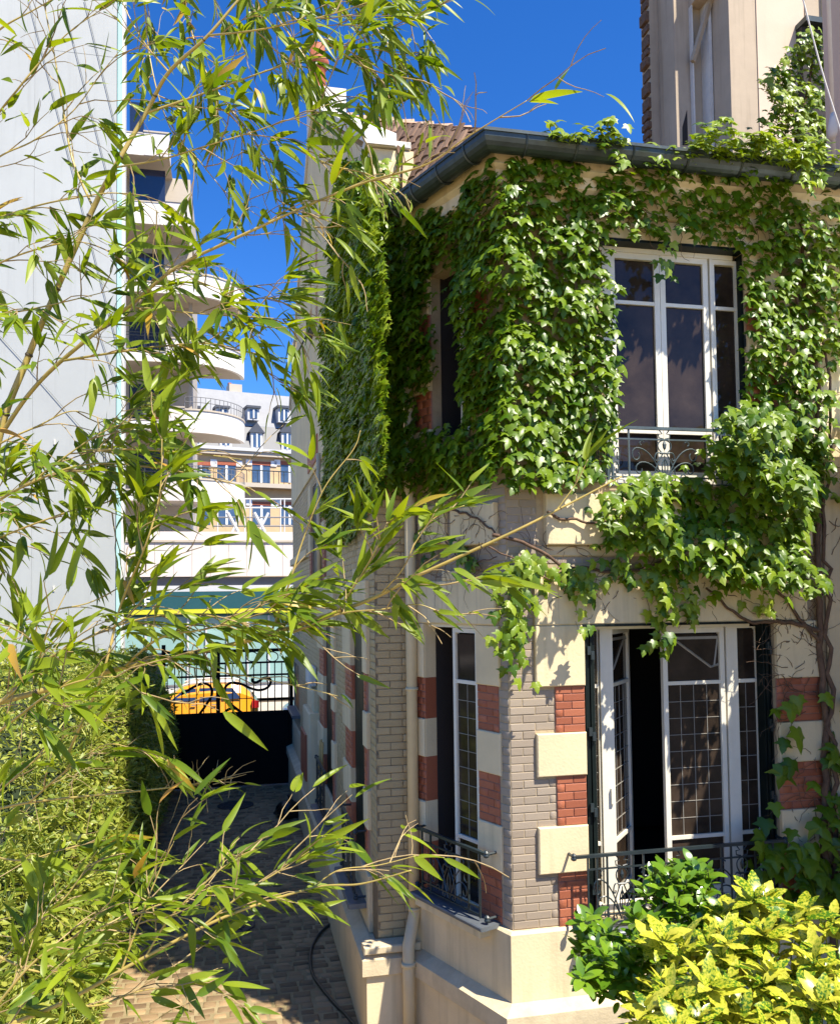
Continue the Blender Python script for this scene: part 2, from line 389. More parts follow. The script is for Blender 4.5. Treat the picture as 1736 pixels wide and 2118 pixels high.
ZL = [F.Z(1150, y) for y in (1419, 1515, 1604, 1707.6, 1804, 1916)]      # levels of the red and cream bands
ZB = ZL[-1]
ZTOP = F.Z(1400, 1288)
zg = F.Z(1200, 292, 0.30)                   # top of the gutter
ZW = zg - 0.12
ZLEDGE = 0.90

# openings: (u0,u1,z0,z1)
fo1 = (F.U(1210, 1600), F.U(1608, 1600), F.Z(1205, 1905), ZTOP)
fo2 = (F.U(1243, 700), F.U(1541, 700), F.Z(1300, 1002), F.Z(1400, 506))
co1 = (C.U(991, 1600), C.U(885, 1600), C.Z(925, 1880, 0.05), C.Z(940, 1291))
co2 = (C.U(978, 750), C.U(893, 750), C.Z(915, 905), C.Z(915, 559))
lo1 = (L.U(749, 1500, .045), L.U(732, 1500), L.Z(735, 1785), C.Z(940, 1291))
lo2 = (L.U(684, 1500, .045), L.U(674, 1500), L.Z(735, 1785), C.Z(940, 1291))
lo3 = (L.U(663, 1100, .045), L.U(641, 1100, .045), L.Z(650, 1204), L.Z(650, 1003))
lo4 = (L.U(656, 620), L.U(648, 620), L.Z(652, 681), L.Z(652, 540))
lo5 = (L.U(618, 1430), L.U(609, 1430), L.Z(612, 1462), L.Z(612, 1372))

def wall_shell(W, u0, u1, z0, z1, opens, name, m, t=0.32, d1=0.0):
    us = sorted({u0, u1, *[o[0] for o in opens], *[o[1] for o in opens]})
    b = MB()
    for a, c in zip(us[:-1], us[1:]):
        if c - a < 1e-4: continue
        mid = (a + c) / 2
        cuts = sorted([(o[2], o[3]) for o in opens if o[0] <= mid <= o[1]])
        z = z0
        for p, q in cuts:
            if p > z: b.box(W, a, c, z, p, -t, d1)
            z = q
        if z < z1: b.box(W, a, c, z, z1, -t, d1)
    return b.build(name, m, villa)
wall_shell(F, 0.0, FR, 0, ZW, [fo1, fo2], 'wall', M['mortar'])
wall_shell(C, 0.0, CL, 0, ZW, [co1, co2], 'wall', M['mortar'])
wall_shell(P, 0.0, PL, 0, 8.55, [], 'wall', M['mortar'], t=0.3)
wall_shell(L, 0.0, LL, 0, 8.5, [lo1, lo2, lo3, lo4, lo5], 'wall', M['mortar'])
# gable over the lane wall
pk = L.uz(648, 232)
gu = min(max(pk[0], 4.2), 6.0); gz = pk[1]
gb = MB(); gb.prism(L, [(0.0, 8.5), (LL, 8.5), (gu, gz)], -0.3, 0.03); gb.build('gable', M['cream'], villa)
cp = MB()
for (ua, za, ub, zb) in ((-0.12, 8.62, gu, gz + 0.12), (gu, gz + 0.12, LL + 0.1, 8.6)):
    cp.prism(L, [(ua, za - 0.1), (ub, zb - 0.1), (ub, zb + 0.02), (ua, za + 0.02)], -0.24, 0.07)
cp.build('gable_coping', M['coping'], villa)
# hidden back of the house so that the rooms stay dark
bk = MB()
bk.box(F, FR - 0.3, FR, 0, ZW, -9, -0.33)
bk.box(F, (L.pt(LL, 0, -.35) - A).dot(F.u), FR, 0, ZW, -9.3, -9.0)
bk.build('back_wall', M['dark'], villa)
fl = MB()
q = [off(1, -0.33), F.pt(FR - .31, 0, -0.33), F.pt(FR - .31, 0, -8.9), L.pt(LL - 0.5, 0, -0.33), off(3, -0.33), off(2, -0.33)]
for z in (fo1[2] - 0.05, fo2[2] - 0.05, ZW - 0.02): fl.slab([Vector((p.x, p.y, z)) for p in q], 0.2)
fl.box(F, 0.2, FR - .4, fo1[2], ZW - .25, -2.6, -2.5)
fl.build('floor', M['dark'], villa)

wu = F.U(1744, 1500); pw_ = MB(); pw_.box(F, wu, wu + 1.6, 0, 5.55, 0.18, 5.0); pw_.build('shade_wing', M['cream'], villa)  # unseen wing, added to shade the right end of the front wall
pw_ = MB(); pw_.bev(F, wu - .05, wu + 1.65, 5.56, 5.68, 0.2, 5.06, .02); pw_.build('shade_wing_coping', M['coping'], villa)
# plinth, ledge and base render
run([(0.001, 0), (0.13, 0), (0.13, ZLEDGE - 0.2), (0.001, ZLEDGE - 0.2)], 0, 4, 'plinth', M['cream'], villa)
run([(0.002, ZLEDGE - 0.2), (0.165, ZLEDGE - 0.2), (0.175, ZLEDGE - 0.19), (0.175, ZLEDGE - 0.05), (0.05, ZLEDGE + 0.01), (0.002, ZLEDGE + 0.01)], 0, 4, 'ledge', M['stone'], villa)
run([(0.003, ZLEDGE + 0.01), (0.055, ZLEDGE + 0.01), (0.055, ZB - 0.02), (0.035, ZB), (0.003, ZB)], 0, 2, 'base_course', M['cream'], villa)
# pier plinth, ledge block under the brick pier
pb = MB(); pb.bev(P, 0.0, PL + 0.16, ZLEDGE + 0.0, ZLEDGE + 0.07, 0.0, 0.18, 0.01); pb.build('ledge', M['stone'], villa)

# cornice under the gutter
run([(0.0, zg - 0.46), (0.05, zg - 0.46), (0.05, zg - 0.34), (0.11, zg - 0.30), (0.11, zg - 0.20), (0.16, zg - 0.17), (0.0, zg - 0.17)], 0, 2, 'cornice', M['cream'], villa)
run([(0.0, zg - 0.168), (0.135, zg - 0.168), (0.135, zg - 0.01), (0.0, zg - 0.01)], 0, 2, 'fascia', M['cream'], villa)
# gutter: half-round shell
gp = []; rg = 0.10; oc = 0.25
for k in range(11):
    a = math.pi * (k / 10); gp.append((oc + rg * math.cos(a), zg - 0.02 - rg * math.sin(a) * 1.15))
gi = [(oc + (rg - 0.008) * math.cos(math.pi * (1 - k / 10)), zg - 0.02 - (rg - 0.008) * math.sin(math.pi * (1 - k / 10)) * 1.15) for k in range(11)]
bead = [(oc + rg + 0.012, zg - 0.02), (oc + rg + 0.012, zg + 0.006), (oc + rg - 0.008, zg + 0.006)]
gut = run(gp[::-1] + bead + gi[::-1], 0, 2, 'gutter', M['zinc'], villa)
gb = []
def gutter_band(W, u):
    b = MB(); pts = [W.pt(u, zg - 0.02 - (rg + 0.006) * math.sin(math.pi * k / 10) * 1.15, oc + (rg + 0.006) * math.cos(math.pi * k / 10)) for k in range(11)]
    pts.append(W.pt(u, zg - 0.02, 0.0)); b.tube(pts, 0.009, n=4); b.build('gutter_bracket', M['zinc'], gut)
for u in (0.12, 0.55, 1.05, 1.55, 2.05, 2.55, 3.05, 3.55, 4.1): gutter_band(F, u)
for u in (0.05, 0.45, 0.85, 1.2): gutter_band(C, u)

# ------------------------------------------------------------------ bricks
bricks = []     # (kind, wall, uc, zc, w, h, d0, d1)
def lay(W, u0, u1, z0, z1, kind='tan', d=0.005, bl=0.22, bh=0.067, j=0.008, holes=(), off0=None, rag=0.0):
    n = max(1, round((z1 - z0) / bh)); bh = (z1 - z0) / n
    for r in range(n):
        z = z0 + r * bh; zc = z + bh / 2
        segs = [(u0, u1)]
        for h in holes:
            if h[2] < zc < h[3]:
                ns = []
                for a, b in segs:
                    if h[1] <= a or h[0] >= b: ns.append((a, b)); continue
                    if h[0] > a: ns.append((a, h[0]))
                    if h[1] < b: ns.append((h[1], b))
                segs = ns
        ph = (r % 2) * bl / 2
        for a, b in segs:
            k = math.floor((a - ph) / bl)
            while True:
                s = k * bl + ph; e = s + bl; k += 1
                if s >= b - 1e-6: break
                s = max(s, a); e = min(e, b)
                if e - s < 0.03: continue
                bricks.append((kind, W, (s + e) / 2, zc, e - s - j, bh - j, -0.004, d + rng.uniform(-.0015, .0015)))
def jamb(W, ui, uo_red, uo_cream, top, z_levels, first_cream=True, dr=0.022, dc=0.045):
    """alternating blocks beside an opening; levels go down"""
    lv = [top] + list(z_levels)
    for i in range(len(lv) - 1):
        zt, zb = lv[i], lv[i + 1]
        cream = (i % 2 == 0) == first_cream
        if cream:
            b = MB(); a, c = sorted((ui, uo_cream)); b.bev(W, a, c, zb + .001, zt - .001, -0.002, dc, 0.008); b.build('quoin_block', M['cream'], villa)
        else:
            a, c = sorted((ui, uo_red))
            mb = MB(); mb.box(W, a, c, zb + .001, zt - .001, -0.002, dr - 0.008); mb.build('quoin_bed', M['redmortar'], villa)
            bh = (zt - zb) / max(1, round((zt - zb) / 0.068)); n = round((zt - zb) / bh)
            for r in range(n):
                cuts = [a, a + (c - a) * (0.5 if r % 2 else 0.26), c] if (c - a) > 0.16 else [a, c]
                if r % 2 and (c - a) > 0.16: cuts = [a, a + (c - a) * 0.55, c]
                for s, e in zip(cuts[:-1], cuts[1:]):
                    bricks.append(('red', W, (s + e) / 2, zb + (r + .5) * bh, e - s - .006, bh - .007, dr - 0.012, dr))
# F lower window
u1149, u1108 = F.U(1149, 1600), F.U(1108, 1600)
jamb(F, fo1[0], u1149, u1108, ZTOP, ZL)
jamb(F, fo1[1], F.U(1700, 1600), F.U(1704, 1600), ZTOP, ZL)
# C lower window
jamb(C, co1[0], C.U(1034, 1600), C.U(1039, 1600), co1[3], ZL, dr=.012, dc=.028)
jamb(C, co1[1], C.U(864, 1600), C.U(864, 1600), co1[3], ZL)
# lane windows
for lo, pa, pb_ in ((lo1, 762, 719), (lo2, 693, 665)):
    jamb(L, lo[0], L.U(pa, 1500), L.U(pa + 4, 1500), lo[3], ZL, dr=.03, dc=.045)
    jamb(L, lo[1], L.U(pb_, 1500), L.U(pb_ - 3, 1500), lo[3], ZL, dr=.03, dc=.045)
    b = MB(); b.bev(L, L.U(pa + 4, 1500), L.U(pb_ - 3, 1500), lo[3] + .001, lo[3] + 0.42, 0, 0.05)
    b.bev(L, (lo[0] + lo[1]) / 2 - .15, (lo[0] + lo[1]) / 2 + .15, lo[3] + 0.425, lo[3] + 0.56, 0, 0.05); b.build('lintel', M['cream'], villa)
uz = L.uz(645, 941)
lv = [lo3[3] + k for k in (0.75, 0.42, 0.0)]
for s, o in ((lo3[0], -0.35), (lo3[1], 0.35)):
    jamb(L, s, s + o, s + o * 1.2, lo3[3] + 0.05, [lo3[3] - .4, lo3[3] - .75, lo3[3] - 1.1, lo3[2] - .1], dr=.03, dc=.045)
for s, o in ((lo4[0], -0.35), (lo4[1], 0.35)):
    jamb(L, s, s + o, s + o * 1.2, lo4[3] + 0.5, [lo4[3], lo4[3] - .3, lo4[3] - .65, lo4[2] - .1], dr=.03, dc=.045)
b = MB(); b.bev(L, L.U(661, 941), L.U(641, 941), L.Z(650, 966), L.Z(650, 917), 0.0, 0.05); b.build('red_panel', M['red'], villa)
# C and F upper windows
zu = [co2[3] - k * 0.36 for k in range(1, 6)]
jamb(C, co2[1], C.U(862, 750), C.U(858, 750), co2[3], zu + [co2[2] - .1], first_cream=True)
jamb(C, co2[0], C.U(1010, 750), C.U(1015, 750), co2[3], zu + [co2[2] - .1], first_cream=True)
jamb(F, fo2[1], fo2[1] + .3, fo2[1] + .33, fo2[3], [fo2[3] - .4, fo2[3] - .75, fo2[3] - 1.1, fo2[3] - 1.5, fo2[2]], first_cream=True)
# rendered panels and lintels
def slabp(W, u0, u1, z0, z1, d0, d1, name='render_panel', m='cream', b=0.01):
    x = MB(); a, c = sorted((u0, u1)); x.bev(W, a, c, min(z0, z1), max(z0, z1), d0, d1, b); return x.build(name, M[m], villa)
zlt = F.Z(1250, 1182)
slabp(F, u1108 + .002, F.U(1665, 1300), ZTOP + .002, zlt, -0.002, 0.043, 'lintel')
slabp(F, F.U(1101, 1180), F.U(1150, 1180), ZTOP + .002, F.Z(1150, 1182) - .06, 0.044, 0.05, 'lintel')
zp0, zp1 = F.Z(1400, 1128), F.Z(1300, 1024)
slabp(F, F.U(1123, 1075), F.U(1668, 1075), zp0, zp1, -0.002, 0.075)
slabp(F, F.U(1118, 1140), F.U(1690, 1140), F.Z(1400, 1150), zp0 - .004, -0.002, 0.02, 'string_course', 'stone')
slabp(F, 0.35, FR, fo2[3] + .003, zg - 0.47, -0.002, 0.02)
slabp(F, F.U(1685, 700), FR, ZB, zg - .5, 0.021, 0.035)
# C lintel with keystone, panel
cu0, cu1 = C.U(1030, 1250), C.U(862, 1250); kc = C.U(935, 1250)
zt0 = co1[3] + .002; zt1 = C.Z(935, 1201)
slabp(C, cu0, cu1, zt0, zt1, -0.002, 0.04, 'lintel')
slabp(C, kc - .11, kc + .11, zt1 + .001, zt1 + .09, -0.002, 0.04, 'keystone')
for f in (0.2, 0.42, 0.62, 0.82):
    uu = cu0 + (cu1 - cu0) * f; x = MB(); x.box(C, uu - .002, uu + .002, zt0 + .01, zt1 - .01, 0.0395, 0.0405); x.build('joint', M['mortar'], villa)
slabp(C, C.U(1030, 1085), C.U(940, 1085), C.Z(985, 1128), C.Z(985, 1046), -0.002, 0.06)
slabp(C, C.U(925, 1085), C.U(870, 1085), C.Z(900, 1128), C.Z(900, 1046), -0.002, 0.04)
# brickwork
ftop = F.Z(1090, 1000)
hF = [(u1108, 9, ZL[0], 9), (u1108, 9, ZL[2], ZL[1]), (u1108, 9, ZL[4], ZL[3]), (u1149, 9, ZL[1], ZL[0]), (u1149, 9, ZL[3], ZL[2]), (u1149, 9, ZL[5], ZL[4])]
lay(F, 0.002, u1149, ZB + .004, ZTOP, 'tan', holes=[(u1108, 9, ZL[0], ZTOP + 1), (u1108, 9, ZL[2], ZL[1]), (u1108, 9, ZL[4], ZL[3])])
lay(F, 0.002, F.U(1110, 1150), ZTOP, ftop, 'tan')
lay(F, F.U(1110, 1150), F.U(1690, 1150), F.Z(1400, 1165), F.Z(1400, 1151), 'tan')
cj = C.U(1034, 1600)
lay(C, 0.002, cj, ZB + .004, co1[3], 'tan')
lay(C, 0.002, CL - .02, zt1 + .01, C.Z(985, 1000), 'tan', holes=[(C.U(1030, 1085), C.U(940, 1085), C.Z(985, 1128), C.Z(985, 1046)), (C.U(925, 1085), C.U(870, 1085), C.Z(900, 1128), C.Z(900, 1046)), (kc - .115, kc + .115, zt1, zt1 + .095)])
lay(P, 0.03, PL, ZLEDGE + .08, 6.4, 'pale', bl=0.235, bh=0.072, d=0.004)
holesL = []
for lo, pa, pb_ in ((lo1, 766, 716), (lo2, 697, 662)):
    holesL.append((L.U(pa, 1500), L.U(pb_, 1500), lo[2] - .5, lo[3] + .45))
holesL += [(lo3[0] - .42, lo3[1] + .42, lo3[2] - .1, lo3[3] + .05), (L.U(618, 1430) - .3, L.U(606, 1430) + .4, 0, 4.3)]
lay(L, 0.002, LL, ZB, 6.2, 'pale', bl=0.235, bh=0.072, holes=holesL, d=0.004)
slabp(L, 0.3, LL, ZLEDGE + .02, ZB - .002, 0.0, 0.04, 'base_course')
slabp(L, 0.0, LL, 6.25, 8.48, 0.0, 0.03)
slabp(L, L.U(640, 1200), LL, 4.9, 5.05, 0.0, 0.07, 'string_course')
# brick jambs above the ivy for the pier
slabp(P, -0.05, PL + .04, 8.0, 8.52, 0.001, 0.05, 'pier_cap')
slabp(P, -0.02, PL + .06, 8.53, 8.60, -0.3, 0.07, 'pier_cap', 'coping')

def lay_all():
    items = []
    for kind, W, uc, zc, w, h, d0, d1 in bricks:
        p = W.pt(uc, zc, (d0 + d1) / 2)
        Mx = Matrix(((W.u.x * w, W.n.x * (d1 - d0), 0, p.x), (W.u.y * w, W.n.y * (d1 - d0), 0, p.y), (0, 0, h, p.z), (0, 0, 0, 1)))
        items.append((BR[kind], Mx, W, w * h))
    def score(it):
        p = proj(it[1].translation)
        if p is None or not (-10 < p[0] < 1746 and -10 < p[1] < 2127): return 0
        vis = abs((it[1].translation - EYE).normalized().dot(it[2].n))
        if it[1].translation.z > 5.1: vis *= .05
        if it[2] is F and p[0] > 1600: vis *= .3
        return it[3] * vis / p[2] ** 2
    items.sort(key=score, reverse=True)
    for t, Mx, W, a in items[:300]: place('brick', t, Mx, villa)
    for k in BR:
        rest = [(t, Mx) for t, Mx, W, a in items[300:] if t is BR[k]]
        if rest: o = join_inst('brickwork', rest, M[k], villa); o['kind'] = 'stuff'
lay_all()

# ------------------------------------------------------------------ chimney pot at the gable peak
ch = MB(); c0 = L.pt(gu, 0, -0.15)
ch.box(L, gu - .35, gu + .35, gz - .3, gz + .25, -0.5, 0.08); chs = ch.build('chimney', M['coping'], villa)
cp = MB(); cpt = at(657, 215, c0.y); cp.lathe((cpt.x, cpt.y, gz + .2), [(.16, 0), (.17, .1), (.14, .15), (.13, .55), (.19, .6), (.19, .68), (.14, .72), (.12, .95)], 14)
x = cp.build('chimney_pot', M['brick2'], chs, True)

# ------------------------------------------------------------------ roofs
zr0 = 8.62
rl0 = P.pt(PL, 0); dP = (rl0 - A).dot(F.n)          # P line lies dP behind the front
def fpt(u, d, z): p = F.pt(u, 0, d); p.z = z; return p
uL = (D - A).dot(F.u)
ridge_d = dP - 5.6; 
zr1 = None
ru = (at(850, 270, 13.6) - F.pt(0, 0, ridge_d)).dot(F.u)
t_ = F.uz(850, 268, ridge_d); zr1 = t_[1]
slope = (zr1 - zr0) / (dP - ridge_d)
roof = MB()
u_l = (L.pt(0.3, 0, -0.32) - A).dot(F.u)
G0 = off(1, oc - .02); G1 = off(2, oc - .02)
v = lambda p, z: Vector((p.x, p.y, z))
G1b = B + (G1 - B) * 0.6
RL, RR = fpt(u_l, ridge_d, zr1), fpt(FR, ridge_d, zr1)
q0, q1, q2, q3 = v(G1b, zg), v(G0, zg), v(F.pt(FR, 0, oc), zg), fpt(u_l, dP + .05, zr0 - .03)
for pts_ in ([q0, q1, RL], [q1, q2, RR, RL], [q3, q0, RL]): roof.slab(pts_, 0.06)
roof.slab([RL, RR, fpt(FR, ridge_d - 4.4, 8.6), fpt(u_l, ridge_d - 4.4, 8.6)], 0.08)
rf = roof.build('roof', M['tile'], villa)
# tiles: little rolls in rows
tv = []; 
for i in range(2):
    for j in range(6):
        a = math.pi * j / 5; tv.append((-math.cos(a) * .5 if j < 6 else 0, (i - .5), math.sin(a) * .5 + (0.25 if i == 0 else 0)))
tf = [(j, j + 1, 7 + j, 6 + j) for j in range(5)] + [(0, 1, 2, 3, 4, 5)]
T = template('roof_tile', tv, tf, M['tile'])
titems = []
def tiles(O, du, dv, nu, nv, inside):
    du_ = du.normalized(); dv_ = dv.normalized(); nn = du_.cross(dv_).normalized()
    if nn.z < 0: nn = -nn
    for a in range(nu):
        for c in range(nv):
            p = O + du * (a + .5) + dv * (c + .5)
            if not inside(p): continue
            p = p + nn * 0.02
            Mx = Matrix(((du_.x * du.length * .95, dv_.x * dv.length * 1.15, nn.x * .06, p.x), (du_.y * du.length * .95, dv_.y * dv.length * 1.15, nn.y * .06, p.y), (du_.z * du.length * .95, dv_.z * dv.length * 1.15, nn.z * .06, p.z), (0, 0, 0, 1)))
            titems.append((T, Mx))
def tile_tri(P0, P1, P2, w=.15, l=.17):
    """rows of tiles on the triangle P0 P1 (eave) P2 (top)"""
    eu = (P1 - P0).normalized(); hp = P2 - P0; hu = hp.dot(eu); up = hp - eu * hu; hh = up.length; up.normalize(); el = (P1 - P0).length
    lo_, hi_ = min(0, hu), max(el, hu)
    def ins(p):
        q = p - P0; a = q.dot(eu); h = q.dot(up) / hh
        return h < .985 and hu * h + .03 < a < el + (hu - el) * h - .03
    tiles(P0 + eu * lo_, eu * w, up * l, int((hi_ - lo_) / w) + 1, int(hh / l) + 1, ins)
tile_tri(q0, q1, RL); tile_tri(q3, q0, RL)
mR = q1 + (q2 - q1) * .45
tile_tri(q1, mR, RL)
tile_tri(RL + (RR - RL) * .55, RL, mR) if False else None
scatter_parts('roof_tile', 'roof_tiles', titems, M['tile'], villa, 300)
rd = MB()
for i in range(16):
    a = u_l + i * .33; rd.tube([fpt(a, ridge_d, zr1 + .03), fpt(a + .34, ridge_d, zr1 + .06)], 0.1, 0.12, 8)
rd.build('ridge_tiles', M['ridge'], villa)

# ------------------------------------------------------------------ windows
def fbox(b, W, p0, p1, z0, z1, d0, d1, yref):
    a, c = sorted((W.U(p0, yref, (d0 + d1) / 2), W.U(p1, yref, (d0 + d1) / 2))); b.box(W, a, c, z0, z1, d0, d1)
DW = -0.16
win = MB(); zt, zb = fo1[3], fo1[2]
yr = 1500
win.box(F, fo1[0] + .06, fo1[1] - .14, zt - .05, zt - .001, DW - .06, DW + .01)
win.box(F, fo1[0] + .06, fo1[1] - .14, zb + .001, zb + .06, DW - .06, DW + .03)
for a, c in ((1222, 1228), (1240, 1266), (1501, 1524), (1567, 1573)): fbox(win, F, a, c, zb + .061, zt - .051, DW - .06, DW + .004, yr)
wf = win.build('window', M['white'], villa)
ztr = F.Z(1430, 1412, DW); ztb = F.Z(1430, 1731, DW)
def sash(W, u0, u1, z0, z1, d, parent, st=0.045, rails=(), vb=(), nu=4, grid=None, name='casement', swing=0.0, hinge='l'):
    """a glazed leaf: frame, panes and lead cames. swing turns it inwards round its hinge"""
    ph = W.pt(u0 if hinge == 'l' else u1, 0, d)
    if swing:
        a = swing if hinge == 'l' else -swing
        n2 = Matrix.Rotation(a, 3, 'Z') @ W.n; u2 = Matrix.Rotation(a, 3, 'Z') @ W.u
        if hinge == 'l': W2 = Wall(ph, u2, n2); a0, a1 = 0.0, u1 - u0
        else: W2 = Wall(ph, u2, n2); a0, a1 = u0 - u1, 0.0
        d = 0
    else: W2 = W; a0, a1 = u0, u1
    b = MB(); b.box(W2, a0, a0 + st, z0, z1, d - .045, d); b.box(W2, a1 - st, a1, z0, z1, d - .045, d)
    b.box(W2, a0 + st, a1 - st, z1 - st, z1, d - .044, d - .001); b.box(W2, a0 + st, a1 - st, z0, z0 + st * 1.6, d - .044, d - .001)
    for r in rails: b.box(W2, a0 + st, a1 - st, r - .016, r + .016, d - .042, d - .003)
    o = b.build(name, M['white'], parent)
    cuts = [z0 + st * 1.6] + sorted(rails) + [z1 - st]
    for i in range(len(cuts) - 1):
        g = MB(); g.box(W2, a0 + st - .004, a1 - st + .004, cuts[i] + (.014 if i else 0), cuts[i + 1] - .014, d - .03, d - .024); g.build('pane', M['glass'], o)
    if grid:
        g = MB(); zz0, zz1, cols, rows = grid
        for c_ in range(1, cols):
            uu = a0 + st + (a1 - a0 - 2 * st) * c_ / cols; g.box(W2, uu - .0022, uu + .0022, zz0, zz1, d - .0235, d - .019)
        n = rows
        for r in range(1, n): zz = zz0 + (zz1 - zz0) * r / n; g.box(W2, a0 + st, a1 - st, zz - .0022, zz + .0022, d - .0235, d - .0185)
        g.build('lead_came', M['came'], o)
    return o, W2, a0, a1
ztop, zbot = zt - .052, zb + .062
g0, g1 = F.U(1373, yr, DW), F.U(1501, yr, DW)
cas, _, _, _ = sash(F, g0, g1, zbot, ztop, DW, villa, rails=(ztb, ztr), grid=(ztb + .02, ztr - .02, 4, 9))
def deco(W2, a0, a1, parent, d, flip):
    g = MB(); x0, x1 = (a0 + .05, a1 - .05) if not flip else (a1 - .05, a0 + .05)
    za = ztop - .09
    g.box(W2, min(x0, x1), max(x0, x1), za - .012, za + .012, d - .0235, d - .017)
    q = [(x0, za - .01), (x0 + (x1 - x0) * .2, za - .03), (x0 + (x1 - x0) * .85, za - .26), (x1, za - .24)]
    g.tube([W2.pt(u, z, d - .02) for u, z in q], 0.011, n=4); g.tube([W2.pt(x1, za, d - .02), W2.pt(x1 - (x1 - x0) * .08, za - .25, d - .02)], 0.009, n=4)
    g.build('glass_ornament', M['came'], parent)
deco(F, g0, g1, cas, DW, False)
lw = (g1 - g0)
cas2, W2, a0, a1 = sash(F, F.U(1266, yr, DW), F.U(1266, yr, DW) + lw, zbot, ztop, DW, villa, rails=(ztb, ztr), grid=(ztb + .02, ztr - .02, 4, 9), swing=R(49), hinge='l')
deco(W2, a0, a1, cas2, 0, True)
s1, W3, b0, b1 = sash(F, F.U(1524, yr, DW), F.U(1570, yr, DW), zbot, ztop, DW - .01, villa, st=.012, rails=(ztb, ztr), grid=(ztb + .02, ztr - .02, 2, 6), name='side_light')
sash(F, F.U(1228, yr, DW), F.U(1240, yr, DW), zbot, ztop, DW - .01, villa, st=.006, rails=(ztb, ztr), grid=(ztb + .02, ztr - .02, 1, 9), name='side_light')
hn = MB(); hn.box(F, F.U(1258, yr, DW), F.U(1264, yr, DW), F.Z(1261, 1662, DW), F.Z(1261, 1630, DW), DW, DW + .03); hn.build('window_handle', M['white'], villa)
# folded iron shutters
def shutter(W, ua, ub, z0, z1, d0, d1, n):
    b = MB()
    for i in range(n):
        x0 = ua + (ub - ua) * i / n; b.box(W, x0 + .002, x0 + (ub - ua) / n - .004, z0, z1, d0 + (.012 if i % 2 else 0), d1 + (0.012 if i % 2 else 0))
    o = b.build('shutter', M['shutter'], villa)
    for f in (0.08, 0.36, 0.62, 0.9):
        h = MB(); z = z1 + (z0 - z1) * f; h.box(W, ua + (ub - ua) * .35, ua + (ub - ua) * .6, z - .05, z + .02, d1 + .013, d1 + .035)
        h.box(W, ua + (ub - ua) * .6, ua + (ub - ua) * .85, z - .09, z - .02, d1 + .013, d1 + .04); h.build('shutter_hinge', M['iron'], o)
    return o
shutter(F, fo1[0] + .002, F.U(1230, yr, -.06), zb + .01, zt - .01, -0.12, -0.04, 5)
shutter(F, F.U(1576, yr, -.08), fo1[1] - .002, zb + .01, zt - .01, -0.15, -0.05, 4)
# upper front window
DU = -0.10
zt, zb = fo2[3], fo2[2]
uw = MB(); yr2 = 700
uw.box(F, fo2[0] + .002, fo2[1] - .05, zt - .06, zt - .02, DU - .06, DU + .01); uw.box(F, fo2[0] + .002, fo2[1] - .05, zb, zb + .05, DU - .06, DU + .02)
for a, c in ((1244, 1262), (1466, 1471)): fbox(uw, F, a, c, zb + .051, zt - .061, DU - .06, DU + .01, yr2)
uw.build('window', M['white'], villa)
ztr2 = F.Z(1350, 628, DU); zrl = F.Z(1330, 892, DU)
for a, c, st in ((1262, 1366, .052), (1367, 1466, .05), (1471, 1530, .042)):
    sash(F, F.U(a, yr2, DU), F.U(c, yr2, DU), zb + .052, zt - .062, DU, villa, st=st, rails=(ztr2, zrl))
shutter(F, F.U(1531, yr2, -.06), fo2[1] - .002, zb, zt - .03, -0.12, -0.03, 2)
b = MB(); b.box(F, fo2[0] - .02, fo2[1] + .02, zt - .018, zt + .004, -.1, 0.028); b.build('blind_box', M['shutter'], villa)
b = MB(); b.box(F, fo1[0] - .02, fo1[1] + .02, fo1[3] - .018, fo1[3] + .0015, -.1, 0.046); b.build('blind_box', M['shutter'], villa)
# side window below (C): narrow casement, the rest stands open
DC = -0.035
zt, zb = co1[3], co1[2]
cw = MB(); cw.box(C, co1[0] + .002, co1[1] - .002, zt - .03, zt - .002, DC - .06, DC + .01); cw.box(C, co1[0] + .002, co1[1] - .002, zb, zb + .04, DC - .06, DC + .02)
cw.box(C, co1[0] + .002, co1[0] + .04, zb + .041, zt - .031, DC - .06, DC + .01); cw.build('window', M['white'], villa)
rc = [C.Z(955, y, DC) for y in (1410, 1731)]
sash(C, co1[0] + .045, co1[0] + .045 + .37, zb + .045, zt - .035, DC + .0, villa, st=.04, rails=tuple(rc), grid=(rc[1] + .02, rc[0] - .02, 2, 9))
# reveal painted and red as the jamb (front side of the left jamb return)
for i in range(6):
    zt_, zb_ = ([co1[3]] + ZL)[i], ([co1[3]] + ZL)[i + 1]
    b = MB(); b.box(C, co1[1] - .004, co1[1] - .0005, zb_, zt_, -.10, 0.02); b.build('jamb_return', M['cream'] if i % 2 == 0 else M['red'], villa)
for lo, cc in ((lo1, 1), (lo2, 1)):
    for i in range(6):
        zt_, zb_ = ([lo[3]] + ZL)[i], ([lo[3]] + ZL)[i + 1]
        b = MB(); b.box(L, lo[1] - .004, lo[1] - .0005, max(zb_, lo[2]), zt_, -.012, 0.02); b.build('jamb_return', M['cream'] if i % 2 == 0 else M['red'], villa)
# side window above (C)
zt, zb = co2[3], co2[2]
sash(C, co2[0] + .02, co2[0] + .02 + .28, zb, zt, -.08, villa, st=.04, rails=(C.Z(950, 650, -.18),))
